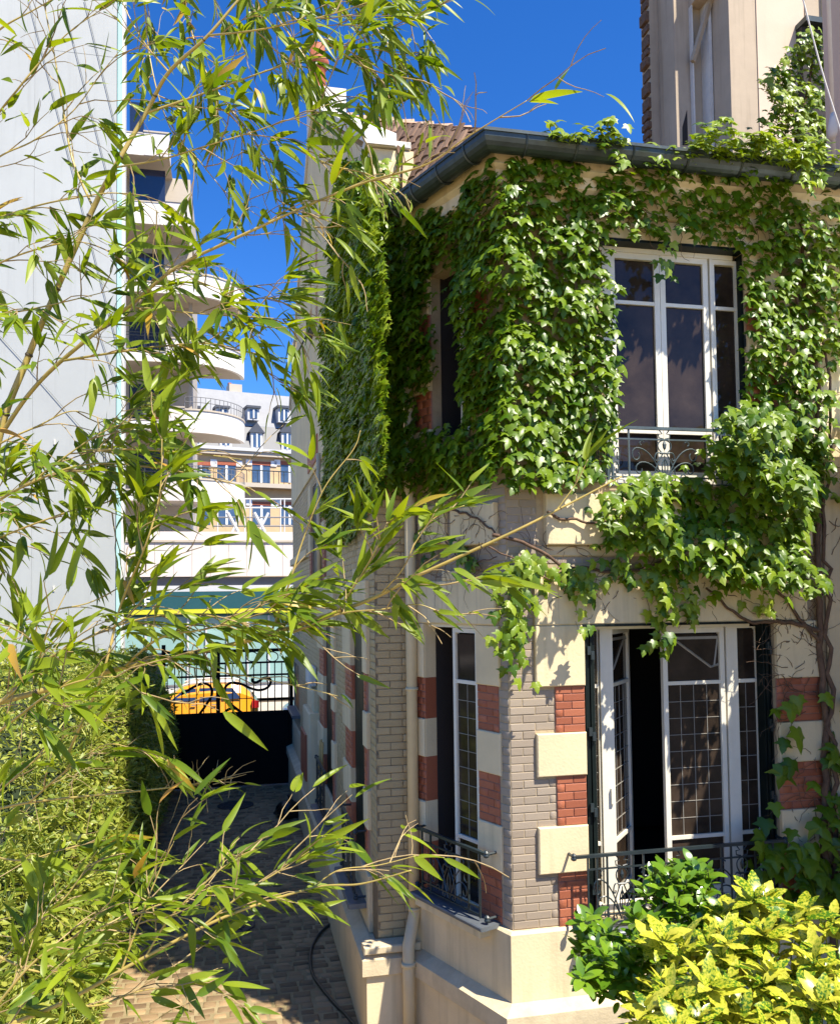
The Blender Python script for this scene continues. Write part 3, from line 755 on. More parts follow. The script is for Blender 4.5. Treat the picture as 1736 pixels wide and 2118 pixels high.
# lane windows: dark glazed leaves set deep
for lo in (lo1, lo2, lo3, lo4, lo5):
    sash(L, lo[0] + .01, lo[1] - .01, lo[2], lo[3], -.1, villa, st=.05, rails=((lo[2] + lo[3]) / 2,))
    n_ = 3
    for i in range(n_):
        b = MB(); a_ = lo[0] + .004 + (lo[1] - lo[0] - .008) * i / n_; b.box(L, a_, a_ + (lo[1] - lo[0] - .008) / n_ - .006, lo[2] + .005, lo[3] - .005, -.05, -.012); b.build('shutter', M['shutter'], villa)
for W_, o_ in ((C, co1), (C, co2), (F, fo1), (F, fo2)):  # added dark liners; their colour stands in for the unlit reveals
    b = MB(); b.box(W_, o_[0] + .001, o_[0] + .01, o_[2], o_[3], -.34, -.17 if W_ is F else -.125); b.box(W_, o_[1] - .01, o_[1] - .001, o_[2], o_[3], -.34, -.17 if W_ is F else -.101)
    b.box(W_, o_[0] + .011, o_[1] - .011, o_[3] - .01, o_[3] - .001, -.34, -.23 if W_ is F else -.14); b.build('reveal_shade_liner', M['dark'], villa)
b = MB(); b.tube([L.pt(lo3[0] + .1, lo3[2] - .1, .06), L.pt(lo3[0] + .1, lo3[3] + .3, .06)], .035, n=8); b.build('rainwater_pipe', M['pipe'], villa, True)
b = MB(); b.tube([L.pt(lo4[0] - .05, lo4[2] + .05, .05), L.pt(lo4[1], lo4[2] - .5, .35)], .015, n=5); b.box(L, lo4[0] - .05, lo4[1] + .05, lo4[2] - .05, lo4[2], 0.03, .12); b.build('blind_stay', M['iron'], villa)

# ------------------------------------------------------------------ sills and guard rails
def arc(cx, cz, r, a0, a1, n=10, r1=None):
    r1 = r if r1 is None else r1
    return [(cx + (r + (r1 - r) * i / n) * math.cos(R(a0 + (a1 - a0) * i / n)), cz + (r + (r1 - r) * i / n) * math.sin(R(a0 + (a1 - a0) * i / n))) for i in range(n + 1)]
def bez(p0, p1, p2, p3, n=8):
    return [tuple((1 - t) ** 3 * a + 3 * (1 - t) ** 2 * t * b + 3 * (1 - t) * t * t * c + t ** 3 * d for a, b, c, d in zip(p0, p1, p2, p3)) for t in [i / n for i in range(n + 1)]]
def motif(b, W, uc, z0, h, w, d, r=0.006):
    """lyre with sprays that curl outwards, symmetrical about uc"""
    for s in (-1, 1):
        cs = [bez((.02, .97), (.26, .93), (.24, .78), (.08, .68)), bez((.06, .66), (.16, .50), (.36, .30), (.30, .06)) , arc(.24, .06, .06, 0, -250, 8, .03),
              bez((.05, .04), (.30, .62), (.60, .80), (.86, .78)), arc(.84, .62, .16, 90, -230, 12, .07),
              bez((.04, .02), (.25, .40), (.55, .52), (.78, .44)), arc(.76, .30, .13, 85, -200, 10, .06),
              bez((.10, .66), (.22, .72), (.30, .66), (.30, .54)), arc(.25, .54, .05, 0, -220, 6, .02), bez((0.0, .55), (.10, .45), (.12, .30), (.02, .18)),
              arc(.56, .12, .10, 200, -60, 8, .05), bez((.62, .92), (.70, .99), (.80, .88), (.70, .84), 6)]
        for c_ in cs: b.tube([W.pt(uc + s * x * w / 2, z0 + z * h, d) for x, z in c_], r, n=4, cap=False)
    b.tube([W.pt(uc, z0 + .02 * h, d), W.pt(uc, z0 + .62 * h, d)], r * .8, n=4); b.tube([W.pt(uc - .14 * w / 2, z0 + .67 * h, d), W.pt(uc + .14 * w / 2, z0 + .67 * h, d)], r * 1.6, n=5)
    b.lathe(W.pt(uc, z0 + .74 * h, d), [(.002, 0), (.014, .02), (.018, .05), (.008, .075), (.002, .09)], 6)
def guard(W, u0, u1, z0, z1, d, motifs, m='iron', ext=0.05, bars=None, knob=True):
    h = z1 - z0
    b = MB()
    b.box(W, u0 - ext, u1 + ext, z1 - .012, z1 + .012, d - .016, d + .016)
    for f in (0.8, 0.12, 0.0): b.box(W, u0, u1, z0 + h * f - .006, z0 + h * f + .006, d - .008, d + .008)
    o = b.build('guard_rail', M[m], villa)
    if bars is None: bars = [0, 1]
    for f in bars:
        x = MB(); uu = u0 + (u1 - u0) * f; x.box(W, uu - .007, uu + .007, z0 - .02, z1 - .012, d - .007, d + .007); x.build('bar', M[m], o)
    for uc, w in motifs:
        x = MB(); motif(x, W, u0 + (u1 - u0) * uc, z0 + .01, h * .80, w, d); x.build('scrollwork', M[m], o)
        x = MB()
        for s in (-1, 1): x.tube([W.pt(u0 + (u1 - u0) * uc + s * a, z0 + h * .8 + c_ * h * .18, d) for a, c_ in ((.01, .1), (.05, .2), (.055, .55), (.02, .6), (.045, .95))], .006, n=4)
        x.build('scrollwork', M[m], o)
    if knob:
        for uu in (u0 - ext, u1 + ext):
            for zz in (z1, z0):
                k = MB(); k.lathe(W.pt(uu, zz - .03, d), [(.006, 0), (.022, .008), (.025, .02), (.018, .035), (.024, .045), (.01, .06)], 8)
                k.tube([W.pt(uu, zz, d), W.pt(uu, zz, .03)], .012, n=5); k.build('bracket', M[m], o)
    return o
dG = 0.15
gz1 = F.Z(1216, 1771, dG); gz0 = F.Z(1216, 1912, dG)
gu0, gu1 = F.U(1216, 1850, dG), F.U(1600, 1850, dG)
guard(F, gu0, gu1, gz0, gz1, dG, [(0.175, .5), (0.5, .72), (0.825, .5)], bars=[0, .045, .1, .235, .29, .71, .765, .9, .955, 1], ext=.12)
b = MB(); b.bev(F, fo1[0] - .08, fo1[1] + .08, gz0 - .09, gz0 - .05, -.15, .24, .008); b.build('window_sill', M['lead'], villa)
b = MB(); b.bev(F, fo1[0] - .05, fo1[1] + .05, gz0 - .17, gz0 - .092, -.0, .19, .008); b.build('sill_stone', M['cream'], villa)
# upper
uz1 = F.Z(1350, 886, .04); uz0 = F.Z(1300, 1000, .04)
guard(F, F.U(1256, 940, .04), F.U(1530, 940, .04), uz0, uz1, .04, [(0.0, .22), (0.42, .62), (0.95, .4)], m='ironl', bars=[0, .035, .155, .85, 1], ext=.04, knob=False)
# side (C)
czt = C.Z(940, 1742, .13); czb = C.Z(940, 1868, .13)
guard(C, C.U(991, 1780, .13), C.U(873, 1780, .13), czb, czt, .13, [(0.52, .6)], bars=[0, .18, .84, 1], ext=.09)
b = MB(); b.bev(C, C.U(998, 1900, .2), C.U(850, 1860, .2), czb - .08, czb - .045, -.2, .22, .008); b.build('window_sill', M['lead'], villa)
b = MB(); b.bev(C, C.U(990, 1900, .17), C.U(857, 1860, .17), czb - .17, czb - .082, 0, .17, .008); b.build('sill_stone', M['cream'], villa)
for lo in (lo1, lo2):
    a, c_ = lo[0] - .02, lo[1] + .02
    guard(L, a, c_, lo[2] - .02, lo[2] + .62, .14, [(0.5, .7)], bars=[0, .12, .88, 1], ext=.07)
    b = MB(); b.bev(L, a - .12, c_ + .12, lo[2] - .12, lo[2] - .07, -.2, .22, .008); b.build('window_sill', M['lead'], villa)
b = MB(); b.bev(L, lo5[0] - .3, lo5[1] + .1, lo5[2] - .1, lo5[2] - .03, 0, .16, .01); b.build('window_sill', M['lead'], villa)
b = MB(); b.bev(L, L.U(660, 1450), L.U(645, 1450), ZLEDGE, 2.35, 0, .16, .02); b.bev(L, L.U(658, 1450), L.U(647, 1450), 2.35, 2.7, 0, .10, .03); b.build('buttress', M['cream'], villa)
b = MB(); b.bev(L, L.U(656, 1450), L.U(649, 1450), 2.75, 3.05, 0.02, .14, .03); b.build('wall_lamp_box', M['coping'], villa)
b = MB(); b.bev(L, L.U(655, 1530), L.U(644, 1530), 1.2, 1.95, 0.161, .19, .01); b.build('red_panel', M['red'], villa)

# ------------------------------------------------------------------ downpipe in the corner between pier and bay
pc = C.pt(CL - .04, 0, .10); px_ = at(852, 1500, pc.y)
pc = Vector((px_.x, px_.y - .05, 0))
dp = MB(); dp.tube([v(pc, 1.25), v(pc, zg - .35)], .052, n=14)
o = dp.build('downpipe', M['pipe'], villa, True)
pc2 = at(845, 2040, pc.y - .14)
lower = MB(); lower.tube([v(pc, 1.27), v(pc, 1.22), v(pc + (v(pc2, 0) - v(pc, 0)) * .5, 1.10), v(pc2, .98), v(pc2, 0.0)], .056, n=14); lower.build('lower_pipe', M['pipe'], o, True)
for z in (1.27, 3.3, 5.2): 
    cl = MB(); cl.tube([v(pc, z - .012), v(pc, z + .012)], .062, n=14); cl.build('pipe_collar', M['pipe'], o, True)
cl = MB(); cl.tube([v(pc2, .80), v(pc2, .84)], .068, n=14); cl.build('pipe_collar', M['pipe'], o, True)
# ================================================================== ground, lane, street
gr = MB(); gr.add([(-400, -60, -0.03), (400, -60, -0.03), (400, 700, -0.03), (-400, 700, -0.03)], [(0, 1, 2, 3)])
struct(gr.build('ground', M['soil']))
yd = MB(); yd.add([(-30, -45, -0.026), (40, -45, -0.026), (40, 12, -0.026), (-30, 5, -0.026)], [(0, 1, 2, 3)]); struct(yd.build('bounce_yard', M['yard']))  # unseen pale ground, added to bounce warm light onto the shaded walls
bd = MB(); bd.slab([(1.1, -1.0, .02), (12, -1.0, .02), (12, 9.3, .02), (.9, 6.7, .02)], .03); struct(bd.build('bounce_cut_bed', M['soil']))  # dark soil out of view, added to cut ground bounce on the right
lw0 = off(3, .13); e0 = ground(185, 2117); e1 = ground(345, 1652)       # left edge of the lane
LD = L.u
lw_ = abs((e0 - lw0).dot(L.n)) if True else 2.6
laneW = (e0 - lw0).dot(L.n)
laneA, laneB = -8.0, LL + 0.15
def lp(u, w, z=0.0): p = lw0 + LD * u + L.n * w; return Vector((p.x, p.y, z))
b = MB(); b.slab([lp(laneA, 0 - 4), lp(laneA, laneW), lp(0, laneW), lp(laneB, laneW), lp(laneB, -.2), lp(0, -.2), lp(0, -4)], 0.02)
lane = struct(b.build('cobbled_lane', M['sand']))
WP[lane] = Vector((0, 0, 0))
# one cobble: a worn block, top slightly domed
cv = []; 
for (s_, z) in ((0.5, -1), (0.47, -.1), (0.36, 0.18)):
    cv += [(-s_, -s_, z), (s_, -s_ * .96, z), (s_ * .97, s_, z), (-s_ * .98, s_ * .97, z)]
cf = [(8, 9, 10, 11)]
for k in (0, 4):
    for i in range(4): j = (i + 1) % 4; cf.append((k + i, k + j, k + 4 + j, k + 4 + i))
CB = template('cobble', cv, cf, M['cob'])
cit = []
u = laneA + 5.5
while u < laneB - .1:
    rw = rng.uniform(.115, .15); w = -0.02 if u > 0 else -2.5
    while w < laneW - .05:
        ln = rng.uniform(.13, .23); ln = min(ln, laneW - w)
        c = lp(u + rw / 2 + rng.uniform(-.006, .006), w + ln / 2, 0.004 + rng.uniform(-.006, .006))
        far = 1.0
        h = 0.028; a = rng.uniform(-.05, .05)
        x_ = (L.n * math.cos(a) + LD * math.sin(a)); y_ = LD * math.cos(a) - L.n * math.sin(a)
        sx, sy = ln - rng.uniform(.014, .028), rw - rng.uniform(.012, .024)
        tx, ty = rng.uniform(-.03, .03), rng.uniform(-.03, .03)
        cit.append((CB, Matrix(((x_.x * sx, y_.x * sy, 0, c.x), (x_.y * sx, y_.y * sy, 0, c.y), (tx * .3, ty * .3, h, c.z), (0, 0, 0, 1)))))
        w += ln
    u += rw
scatter_parts('cobblestone', 'cobblestones', cit, M['cob'], lane, 300)
def cover(px, py, r, lab):
    c = ground(px, py); t = empty('manhole_cover', (c.x, c.y, 0.0), lab, 'manhole cover')
    b = MB(); b.lathe(c + Vector((0, 0, .012)), [(r, 0), (r, .012), (r - .03, .014), (r - .035, .009), (0.01, .009)], 28); b.build('rim', M['manhole'], t)
    b = MB()
    for k in range(8):
        a = k * math.pi / 4; b.tube([c + Vector((.05 * math.cos(a), .05 * math.sin(a), .022)), c + Vector(((r - .05) * math.cos(a), (r - .05) * math.sin(a), .022))], .008, n=4)
    for q in (0.35, 0.65): b.tube([c + Vector((q * r * math.cos(k * math.pi / 10), q * r * math.sin(k * math.pi / 10), .022)) for k in range(21)], .008, n=4)
    b.build('raised_pattern', M['manhole'], t)
cover(487, 1667, .36, 'round iron cover in the cobbles near the gate')
cover(478, 1917, .30, 'round iron cover in the shaded cobbles nearer the camera, beside the house')
# kerb along the garden
kb = empty('garden_kerb', tuple(lp(4, laneW)), None, None, kind='structure')
u = -4.0
while u < laneB - .3:
    l_ = rng.uniform(.7, 1.0); b = MB()
    Wk = Wall(lp(0, laneW), LD, L.n)
    b.bev(Wall(lp(0, laneW + .16), LD, -L.n), u, u + l_ - .01, -.02, .12, 0, .16, .012); b.build('kerb_stone', M['kerb'], kb); u += l_
# street beyond the gate
GW = Wall(L.pt(LL + .1, 0), F.u, F.n)          # gate line
b = MB(); q = GW; b.slab([q.pt(-30, 0.0, -.4), q.pt(30, 0.0, -.4), q.pt(30, 0, -2.6), q.pt(-30, 0, -2.6)], .02); struct(b.build('pavement', M['kerb']))
b = MB(); b.slab([q.pt(-60, -.02, -2.6), q.pt(60, -.02, -2.6), q.pt(60, -.02, -11.8), q.pt(-60, -.02, -11.8)], .005); struct(b.build('street', M['asphalt']))
b = MB(); b.slab([q.pt(-60, .1, -11.8), q.pt(60, .1, -11.8), q.pt(60, .1, -14.9), q.pt(-60, .1, -14.9)], .12); struct(b.build('far_pavement', M['kerb']))

# ------------------------------------------------------------------ gate
g0u, g1u = GW.U(338, 1600), GW.U(603, 1600)
gate = empty('iron_gate', tuple(GW.pt((g0u + g1u) / 2, 0)), 'black iron driveway gate with solid lower panels and scrolled bars', 'gate')
zp = GW.Z(470, 1475); zg1 = GW.Z(470, 1397); zg2 = GW.Z(470, 1371); zg3 = GW.Z(470, 1345)
mid = GW.U(451, 1450)
for a, c in ((g0u, mid - .04), (mid + .04, g1u)):
    b = MB(); b.box(GW, a, c, .06, zp - .05, -.01, .01); b.build('panel', M['gate'], gate)
    for f in (.05, .5, .95):
        x = MB(); uu = a + (c - a) * f; x.box(GW, uu - .02, uu + .02, .05, zp - .05, .011, .03); x.build('panel_stile', M['gate'], gate)
for z, h in ((zp, .05), (zg1, .03), (zg2, .03), (zg3, .05), (.06, .04)):
    b = MB(); b.box(GW, g0u, g1u, z - h, z + h * .4, -.02, .02); b.build('rail', M['gate'], gate)
b = MB(); b.box(GW, mid - .045, mid + .045, .03, zg3 + .1, -.035, .035); b.build('centre_post', M['gate'], gate)
for s_ in (g0u, g1u): b = MB(); b.box(GW, s_ - .04, s_ + .04, 0, zg3 + .15, -.04, .04); b.build('side_post', M['gate'], gate)
uu = mid - .15
spc = (GW.U(470, 1440) - GW.U(455.2, 1440))
k = 1
while mid + k * spc < g1u - .05:
    b = MB(); b.box(GW, mid + k * spc - .011, mid + k * spc + .011, zp, zg2, -.011, .011); b.build('bar', M['gate'], gate); k += 1
k = 1
while mid - k * spc > g0u + .05:
    b = MB(); b.box(GW, mid - k * spc - .011, mid - k * spc + .011, zp, zg2, -.011, .011); b.build('bar', M['gate'], gate); k += 1
def smooth_px(pts, n=6):
    out = []
    P_ = [pts[0]] + list(pts) + [pts[-1]]
    for i in range(1, len(P_) - 2):
        for k in range(n):
            t = k / n; a, b_, c, d = P_[i - 1], P_[i], P_[i + 1], P_[i + 2]
            out.append(tuple(0.5 * ((2 * q) + (-p + r) * t + (2 * p - 5 * q + 4 * r - s) * t * t + (-p + 3 * q - 3 * r + s) * t ** 3) for p, q, r, s in zip(a, b_, c, d)))
    out.append(tuple(pts[-1])); return out
zx = lambda x, y: (252.8 + .2051 * x, 1171.9 + .2051 * y)
for pl in ([(1310, 1125), (1312, 1155), (1345, 1168), (1385, 1150), (1420, 1125), (1470, 1120), (1495, 1150), (1485, 1195), (1440, 1232), (1370, 1245), (1290, 1225), (1200, 1185), (1110, 1170), (1050, 1200), (1030, 1260), (1055, 1330), (1110, 1400), (1210, 1478)],
           [(600, 1285), (690, 1230), (760, 1195), (830, 1180), (885, 1205), (905, 1260), (895, 1310), (860, 1370), (820, 1430), (775, 1490)],
           [(1030, 1478), (1060, 1445), (1110, 1430), (1160, 1440), (1200, 1478)]):
    b = MB(); b.tube([GW.pt(*GW.uz(*zx(*p), .03), .03) for p in smooth_px(pl)], .032, n=6); b.build('scroll', M['gate'], gate, True)
for i in range(5):
    cxp = 395 + i * 42; b = MB(); b.tube([GW.pt(*GW.uz(cxp + 12 * math.cos(t), 1358 + 10 * math.sin(t)), .0) for t in [k * .35 for k in range(19)]], .012, n=5); b.build('ring', M['gate'], gate)
# gate pier on the left
b = MB(); b.box(GW, g0u - .55, g0u - .05, 0, 3.0, -.25, .25); tag(b.build('gate_pier', M['cream']), 'rendered pier at the left end of the black gate', 'pier')

# ------------------------------------------------------------------ vehicles
def car(name, W, u_rear, length, h, paint, lab, d0, width=1.75, s=1):
    """side view: rear at u_rear, front towards smaller u; body lofted from a side profile"""
    t = empty(name, tuple(W.pt(u_rear - length / 2, 0, d0)), lab, 'car')
    X = lambda f: u_rear - f * length
    body = [(0.0, .42, .80), (.005, .34, .98), (.03, .28, 1.06), (.12, .24, 1.08), (.3, .22, 1.06), (.5, .22, 1.04), (.64, .22, 1.02), (.70, .23, .99), (.82, .25, .93), (.93, .28, .84), (.98, .32, .70), (1.0, .40, .58)]
    def loft(prof, hw, mname, nm, parent, inset=0.0, tumble=0.06):
        b = MB(); n = 8; k0 = len(b.v)
        for f, zl, zh in prof:
            zl *= h / 1.6; zh *= h / 1.6
            w = hw * (1 - .10 * abs(2 * f - 1) ** 3); zm = (zl + zh) / 2
            for d, z in ((-w + .06, zl), (-w, zl + .1), (-w, zm), (-w + tumble, zh), (w - tumble, zh), (w, zm), (w, zl + .1), (w - .06, zl)):
                p = W.pt(X(f), z, d0 + d); b.v.append(tuple(p))
        for i in range(len(prof) - 1):
            for j in range(n): b.f.append((i * n + j, i * n + (j + 1) % n, (i + 1) * n + (j + 1) % n, (i + 1) * n + j))
        b.f.append(tuple(range(n))); b.f.append(tuple((len(prof) - 1) * n + j for j in range(n))[::-1])
        return b.build(nm, M[mname], parent, False)
    loft(body, width / 2, paint, 'body', t, tumble=.07)
    top = [(.03, 1.03, 1.04), (.06, 1.0, 1.26), (.13, 1.0, 1.50), (.2, 1.0, 1.56), (.35, 1.0, 1.585), (.5, .98, 1.55), (.57, .98, 1.46), (.66, .98, 1.18), (.70, .97, .99)]
    loft(top, width / 2 - .05, paint, 'cabin', t, tumble=.16)
    hs = h / 1.6
    zc = lambda z: z * hs
    for a in (([(.13, 1.1), (.27, 1.08), (.28, 1.42), (.19, 1.42)]), ([(.295, 1.08), (.43, 1.07), (.43, 1.44), (.30, 1.44)]), ([(.46, 1.07), (.60, 1.06), (.635, 1.12), (.545, 1.42), (.46, 1.44)])):
        for side in (1,):
            b = MB()
            p = [W.pt(X(f), zc(z), d0 + width / 2 - .028 - (z - 1.0) * .20) for f, z in a]; q_ = [v_ + W.n * .012 for v_ in p]; n = len(p)
            b.add(p + q_, [tuple(range(n)), tuple(range(n, 2 * n))[::-1]] + [(i, (i + 1) % n, n + (i + 1) % n, n + i) for i in range(n)]); b.build('side_window', M['carglass'], t)
    for f in (.32, .47):
        b = MB(); b.box(W, X(f) - .09, X(f) + .05, zc(.93), zc(.955), d0 + width / 2 - .01, d0 + width / 2 + .03); b.build('door_handle', M['rim'], t)
    for f in (.285, .45, .61): b = MB(); b.box(W, X(f) - .003, X(f) + .003, zc(.35), zc(1.02), d0 + width / 2 - .005, d0 + width / 2 + .003); b.build('door_seam', M['tyre'], t)
    b = MB(); b.tube([W.pt(X(f), zc(z) + .045, d0 + width / 2 - .2) for f, z in ((.14, 1.5), (.2, 1.555), (.35, 1.58), (.5, 1.545), (.56, 1.48))], .022, n=6); b.build('roof_rail', M['carwhite'], t)
    b = MB(); b.tube([W.pt(X(f), zc(z) + .045, d0 - width / 2 + .2) for f, z in ((.14, 1.5), (.2, 1.555), (.35, 1.58), (.5, 1.545), (.56, 1.48))], .022, n=6); b.build('roof_rail', M['carwhite'], t)
    b = MB(); b.slab([W.pt(X(.17), zc(1.55) + .03, d0 + .5), W.pt(X(.52), zc(1.54) + .03, d0 + .5), W.pt(X(.52), zc(1.54) + .03, d0 - .5), W.pt(X(.17), zc(1.55) + .03, d0 - .5)], .03); b.build('roof_panel', M['carwhite'], t)
    b = MB(); b.box(W, X(.045), X(-.004), zc(.80), zc(1.02), d0 + width / 2 - .16, d0 + width / 2 + .004); b.build('tail_lamp', M['redlamp'], t)
    b = MB(); b.box(W, X(1.0), X(.95), zc(.62), zc(.76), d0 + width / 2 - .4, d0 + width / 2 - .05); b.build('headlamp', M['letter'], t)
    for f in (.19, .80):
        for sd in (1, -1):
            ax = W.pt(X(f), .32, d0 + sd * (width / 2 - .1))
            b = MB(); b.tube([ax - W.n * .1, ax + W.n * .115], .32, n=22); wh = b.build('wheel', M['tyre'], t, True)
            b = MB(); b.tube([ax + W.n * .116 * sd, ax + W.n * .13 * sd], .2, n=14); b.build('rim', M['rim'], wh)
            if sd == 1:
                b = MB(); b.tube([W.pt(X(f) + .37 * math.cos(a_), .32 + .37 * math.sin(a_), d0 + width / 2 + .004) for a_ in [math.pi * k / 12 for k in range(13)]], .022, n=4); b.build('arch_trim', M['tyre'], t)
CW = Wall(at(534, 1440, 26.6), F.u, F.n)
car('parked_car', CW, 0.0, 4.1, 1.62, 'orange', 'orange hatchback with a white roof parked in the street behind the gate', -.9)
car('parked_car', CW, 4.9, 4.1, 1.5, 'carwhite', 'white car parked behind the orange one, its front just showing', -.9)

# ------------------------------------------------------------------ building with round balconies across the street
S0 = at(400, 1240, 34.7); S = Wall(S0, F.u, F.n)
ab = empty('apartment_building', tuple(S.pt(-2, 0)), 'modern building with white round balconies above a teal shop front', 'building')
SU = lambda px, py, d=0: S.U(px, py, d)
def sb(name, m, u0, u1, z0, z1, d0, d1, parent=None):
    b = MB(); b.box(S, u0, u1, z0, z1, d0, d1); return b.build(name, M[m], parent or ab)
uL_, uR_ = S.U(120, 1240), S.U(760, 1240)
zz = lambda y: S.Z(430, y)
sb('wall', 'soffit', uL_, SU(389, 900), zz(1195), zz(330), -9, -1.9)
sb('shop_wall', 'greyband', uL_, uR_, .1, zz(1195), -9, -.5)
# cladding panels over the shop
u = uL_
while u < uR_:
    sb('cladding_panel', 'clad', u + .006, min(u + .73, uR_) - .006, zz(1192), zz(1122), -.49, .0); u += .73
sb('ledge', 'soffit', uL_, uR_, zz(1121.5), zz(1117), -.49, .06)
sb('parapet', 'clad', uL_, uR_, zz(1116.5), zz(1099), -.49, -.1)
sb('roof_terrace', 'lightgrey', uL_, uR_, zz(1118), zz(1112), -8, -.5)
sb('soffit_band', 'greyband', uL_, uR_, zz(1210), zz(1193), -.49, -.25)
sb('lintel_band', 'lightgrey', uL_, uR_, zz(1223), zz(1210.5), -.49, -.12)
fs = sb('shop_fascia', 'teal', uL_, uR_, zz(1259), zz(1223.5), -.49, -.05)
sb('yellow_strip', 'yellow', uL_, uR_, zz(1269), zz(1259.5), -.49, -.02)
sb('transom_panel', 'teal', uL_, uR_, zz(1274), zz(1269.5), -.49, -.2)
# glazing of the shop
ed = [SU(p, 1300) for p in (190, 250, 300, 388, 426, 470, 512, 556, 600, 650, 700, 760)]
for a, c in zip(ed[:-1], ed[1:]):
    sb('shop_window', 'aqua', a + .04, c - .04, .75, zz(1274.5), -.48, -.3)
    sb('mullion', 'lightgrey', c - .038, c + .038, .5, zz(1274.5), -.48, -.2)
sb('shop_base', 'concrete', uL_, uR_, .1, .70, -.48, -.15)
sb('shop_base_trim', 'greyband', uL_, uR_, .702, .745, -.48, -.1)
txt = bpy.data.curves.new('lettering', 'FONT'); txt.body = 'PHARMACIE'; txt.size = .5; txt.extrude = .02; txt.align_x = 'LEFT'; txt.space_character = 1.05; txt.offset = .012
to = bpy.data.objects.new('lettering', txt); col.objects.link(to); txt.materials.append(M['letter'])
bpy.context.view_layer.update()
tw = to.dimensions.x
lme = bpy.data.meshes.new_from_object(to.evaluated_get(bpy.context.evaluated_depsgraph_get()))
bpy.data.objects.remove(to); to = bpy.data.objects.new('lettering', lme); col.objects.link(to)
if not lme.materials: lme.materials.append(M['letter'])
pt = S.pt(SU(309, 1242) - tw, zz(1250.5), -.02)
to.parent = fs; to.matrix_basis = Matrix(((F.u.x, 0, F.n.x, pt.x), (F.u.y, 0, F.n.y, pt.y), (0, 1, 0, pt.z), (0, 0, 0, 1)))
# storeys
def drum(zb, zt, lowdetail=False):
    u0, u1 = SU(382, 880), SU(382, 880) + 2.42
    c = (u0, 0.0); r = u1 - u0
    # curved parapet with thickness
    b = MB(); n = 18; out = []; inn = []
    for i in range(n + 1):
        a = math.pi / 2 * (1 - i / n); out.append((u0 + r * math.cos(a), -r + r * math.sin(a))); inn.append((u0 + (r - .15) * math.cos(a), -r + (r - .15) * math.sin(a)))
    ring = out + inn[::-1]
    vs = [S.pt(u, zb, d) for u, d in ring] + [S.pt(u, zt, d) for u, d in ring]; m_ = len(ring)
    b.add(vs, [(i, (i + 1) % m_, m_ + (i + 1) % m_, m_ + i) for i in range(m_)] + [(i, i + 1, m_ - 2 - i, m_ - 1 - i) for i in range(n)] + [(m_ + i, m_ + i + 1, 2 * m_ - 2 - i, 2 * m_ - 1 - i) for i in range(n)])
    bal = b.build('balcony', M['concrete'], ab, False)
    b = MB(); b.slab([S.pt(u0, zb + .2, 0.0)] + [S.pt(u, zb + .2, d) for u, d in [(u0 + (r - .01) * math.cos(math.pi / 2 * (1 - i / n)), -r + (r - .01) * math.sin(math.pi / 2 * (1 - i / n))) for i in range(n + 1)]] + [S.pt(u0, zb + .2, -r)], .198); b.build('balcony_floor', M['soffit'], bal)
    b = MB()
    cap = [(u0 + (r + .04) * math.cos(math.pi / 2 * (1 - i / n)), -r + (r + .04) * math.sin(math.pi / 2 * (1 - i / n))) for i in range(n + 1)]; cin = [(u0 + (r - .2) * math.cos(math.pi / 2 * (1 - i / n)), -r + (r - .2) * math.sin(math.pi / 2 * (1 - i / n))) for i in range(n + 1)]
    rg_ = cap + cin[::-1]; vs = [S.pt(u, zt + .002, d) for u, d in rg_] + [S.pt(u, zt + .07, d) for u, d in rg_]
    b.add(vs, [(i, (i + 1) % m_, m_ + (i + 1) % m_, m_ + i) for i in range(m_)] + [(i, i + 1, m_ - 2 - i, m_ - 1 - i) for i in range(n)] + [(m_ + i, m_ + i + 1, 2 * m_ - 2 - i, 2 * m_ - 1 - i) for i in range(n)]); b.build('coping', M['soffit'], bal)
    b = MB()
    for hz in (.28, .5): b.tube([S.pt(u, zt + .07 + hz, d + .0) for u, d in out], .014, n=4)
    for i in range(0, n + 1, 1): u, d = out[i]; b.tube([S.pt(u, zt + .05, d), S.pt(u, zt + .57, d)], .012, n=4)
    b.build('hand_rail', M['greyband'], bal)
    return bal
z0 = zz(1037); hgt = .90
step = 2.86
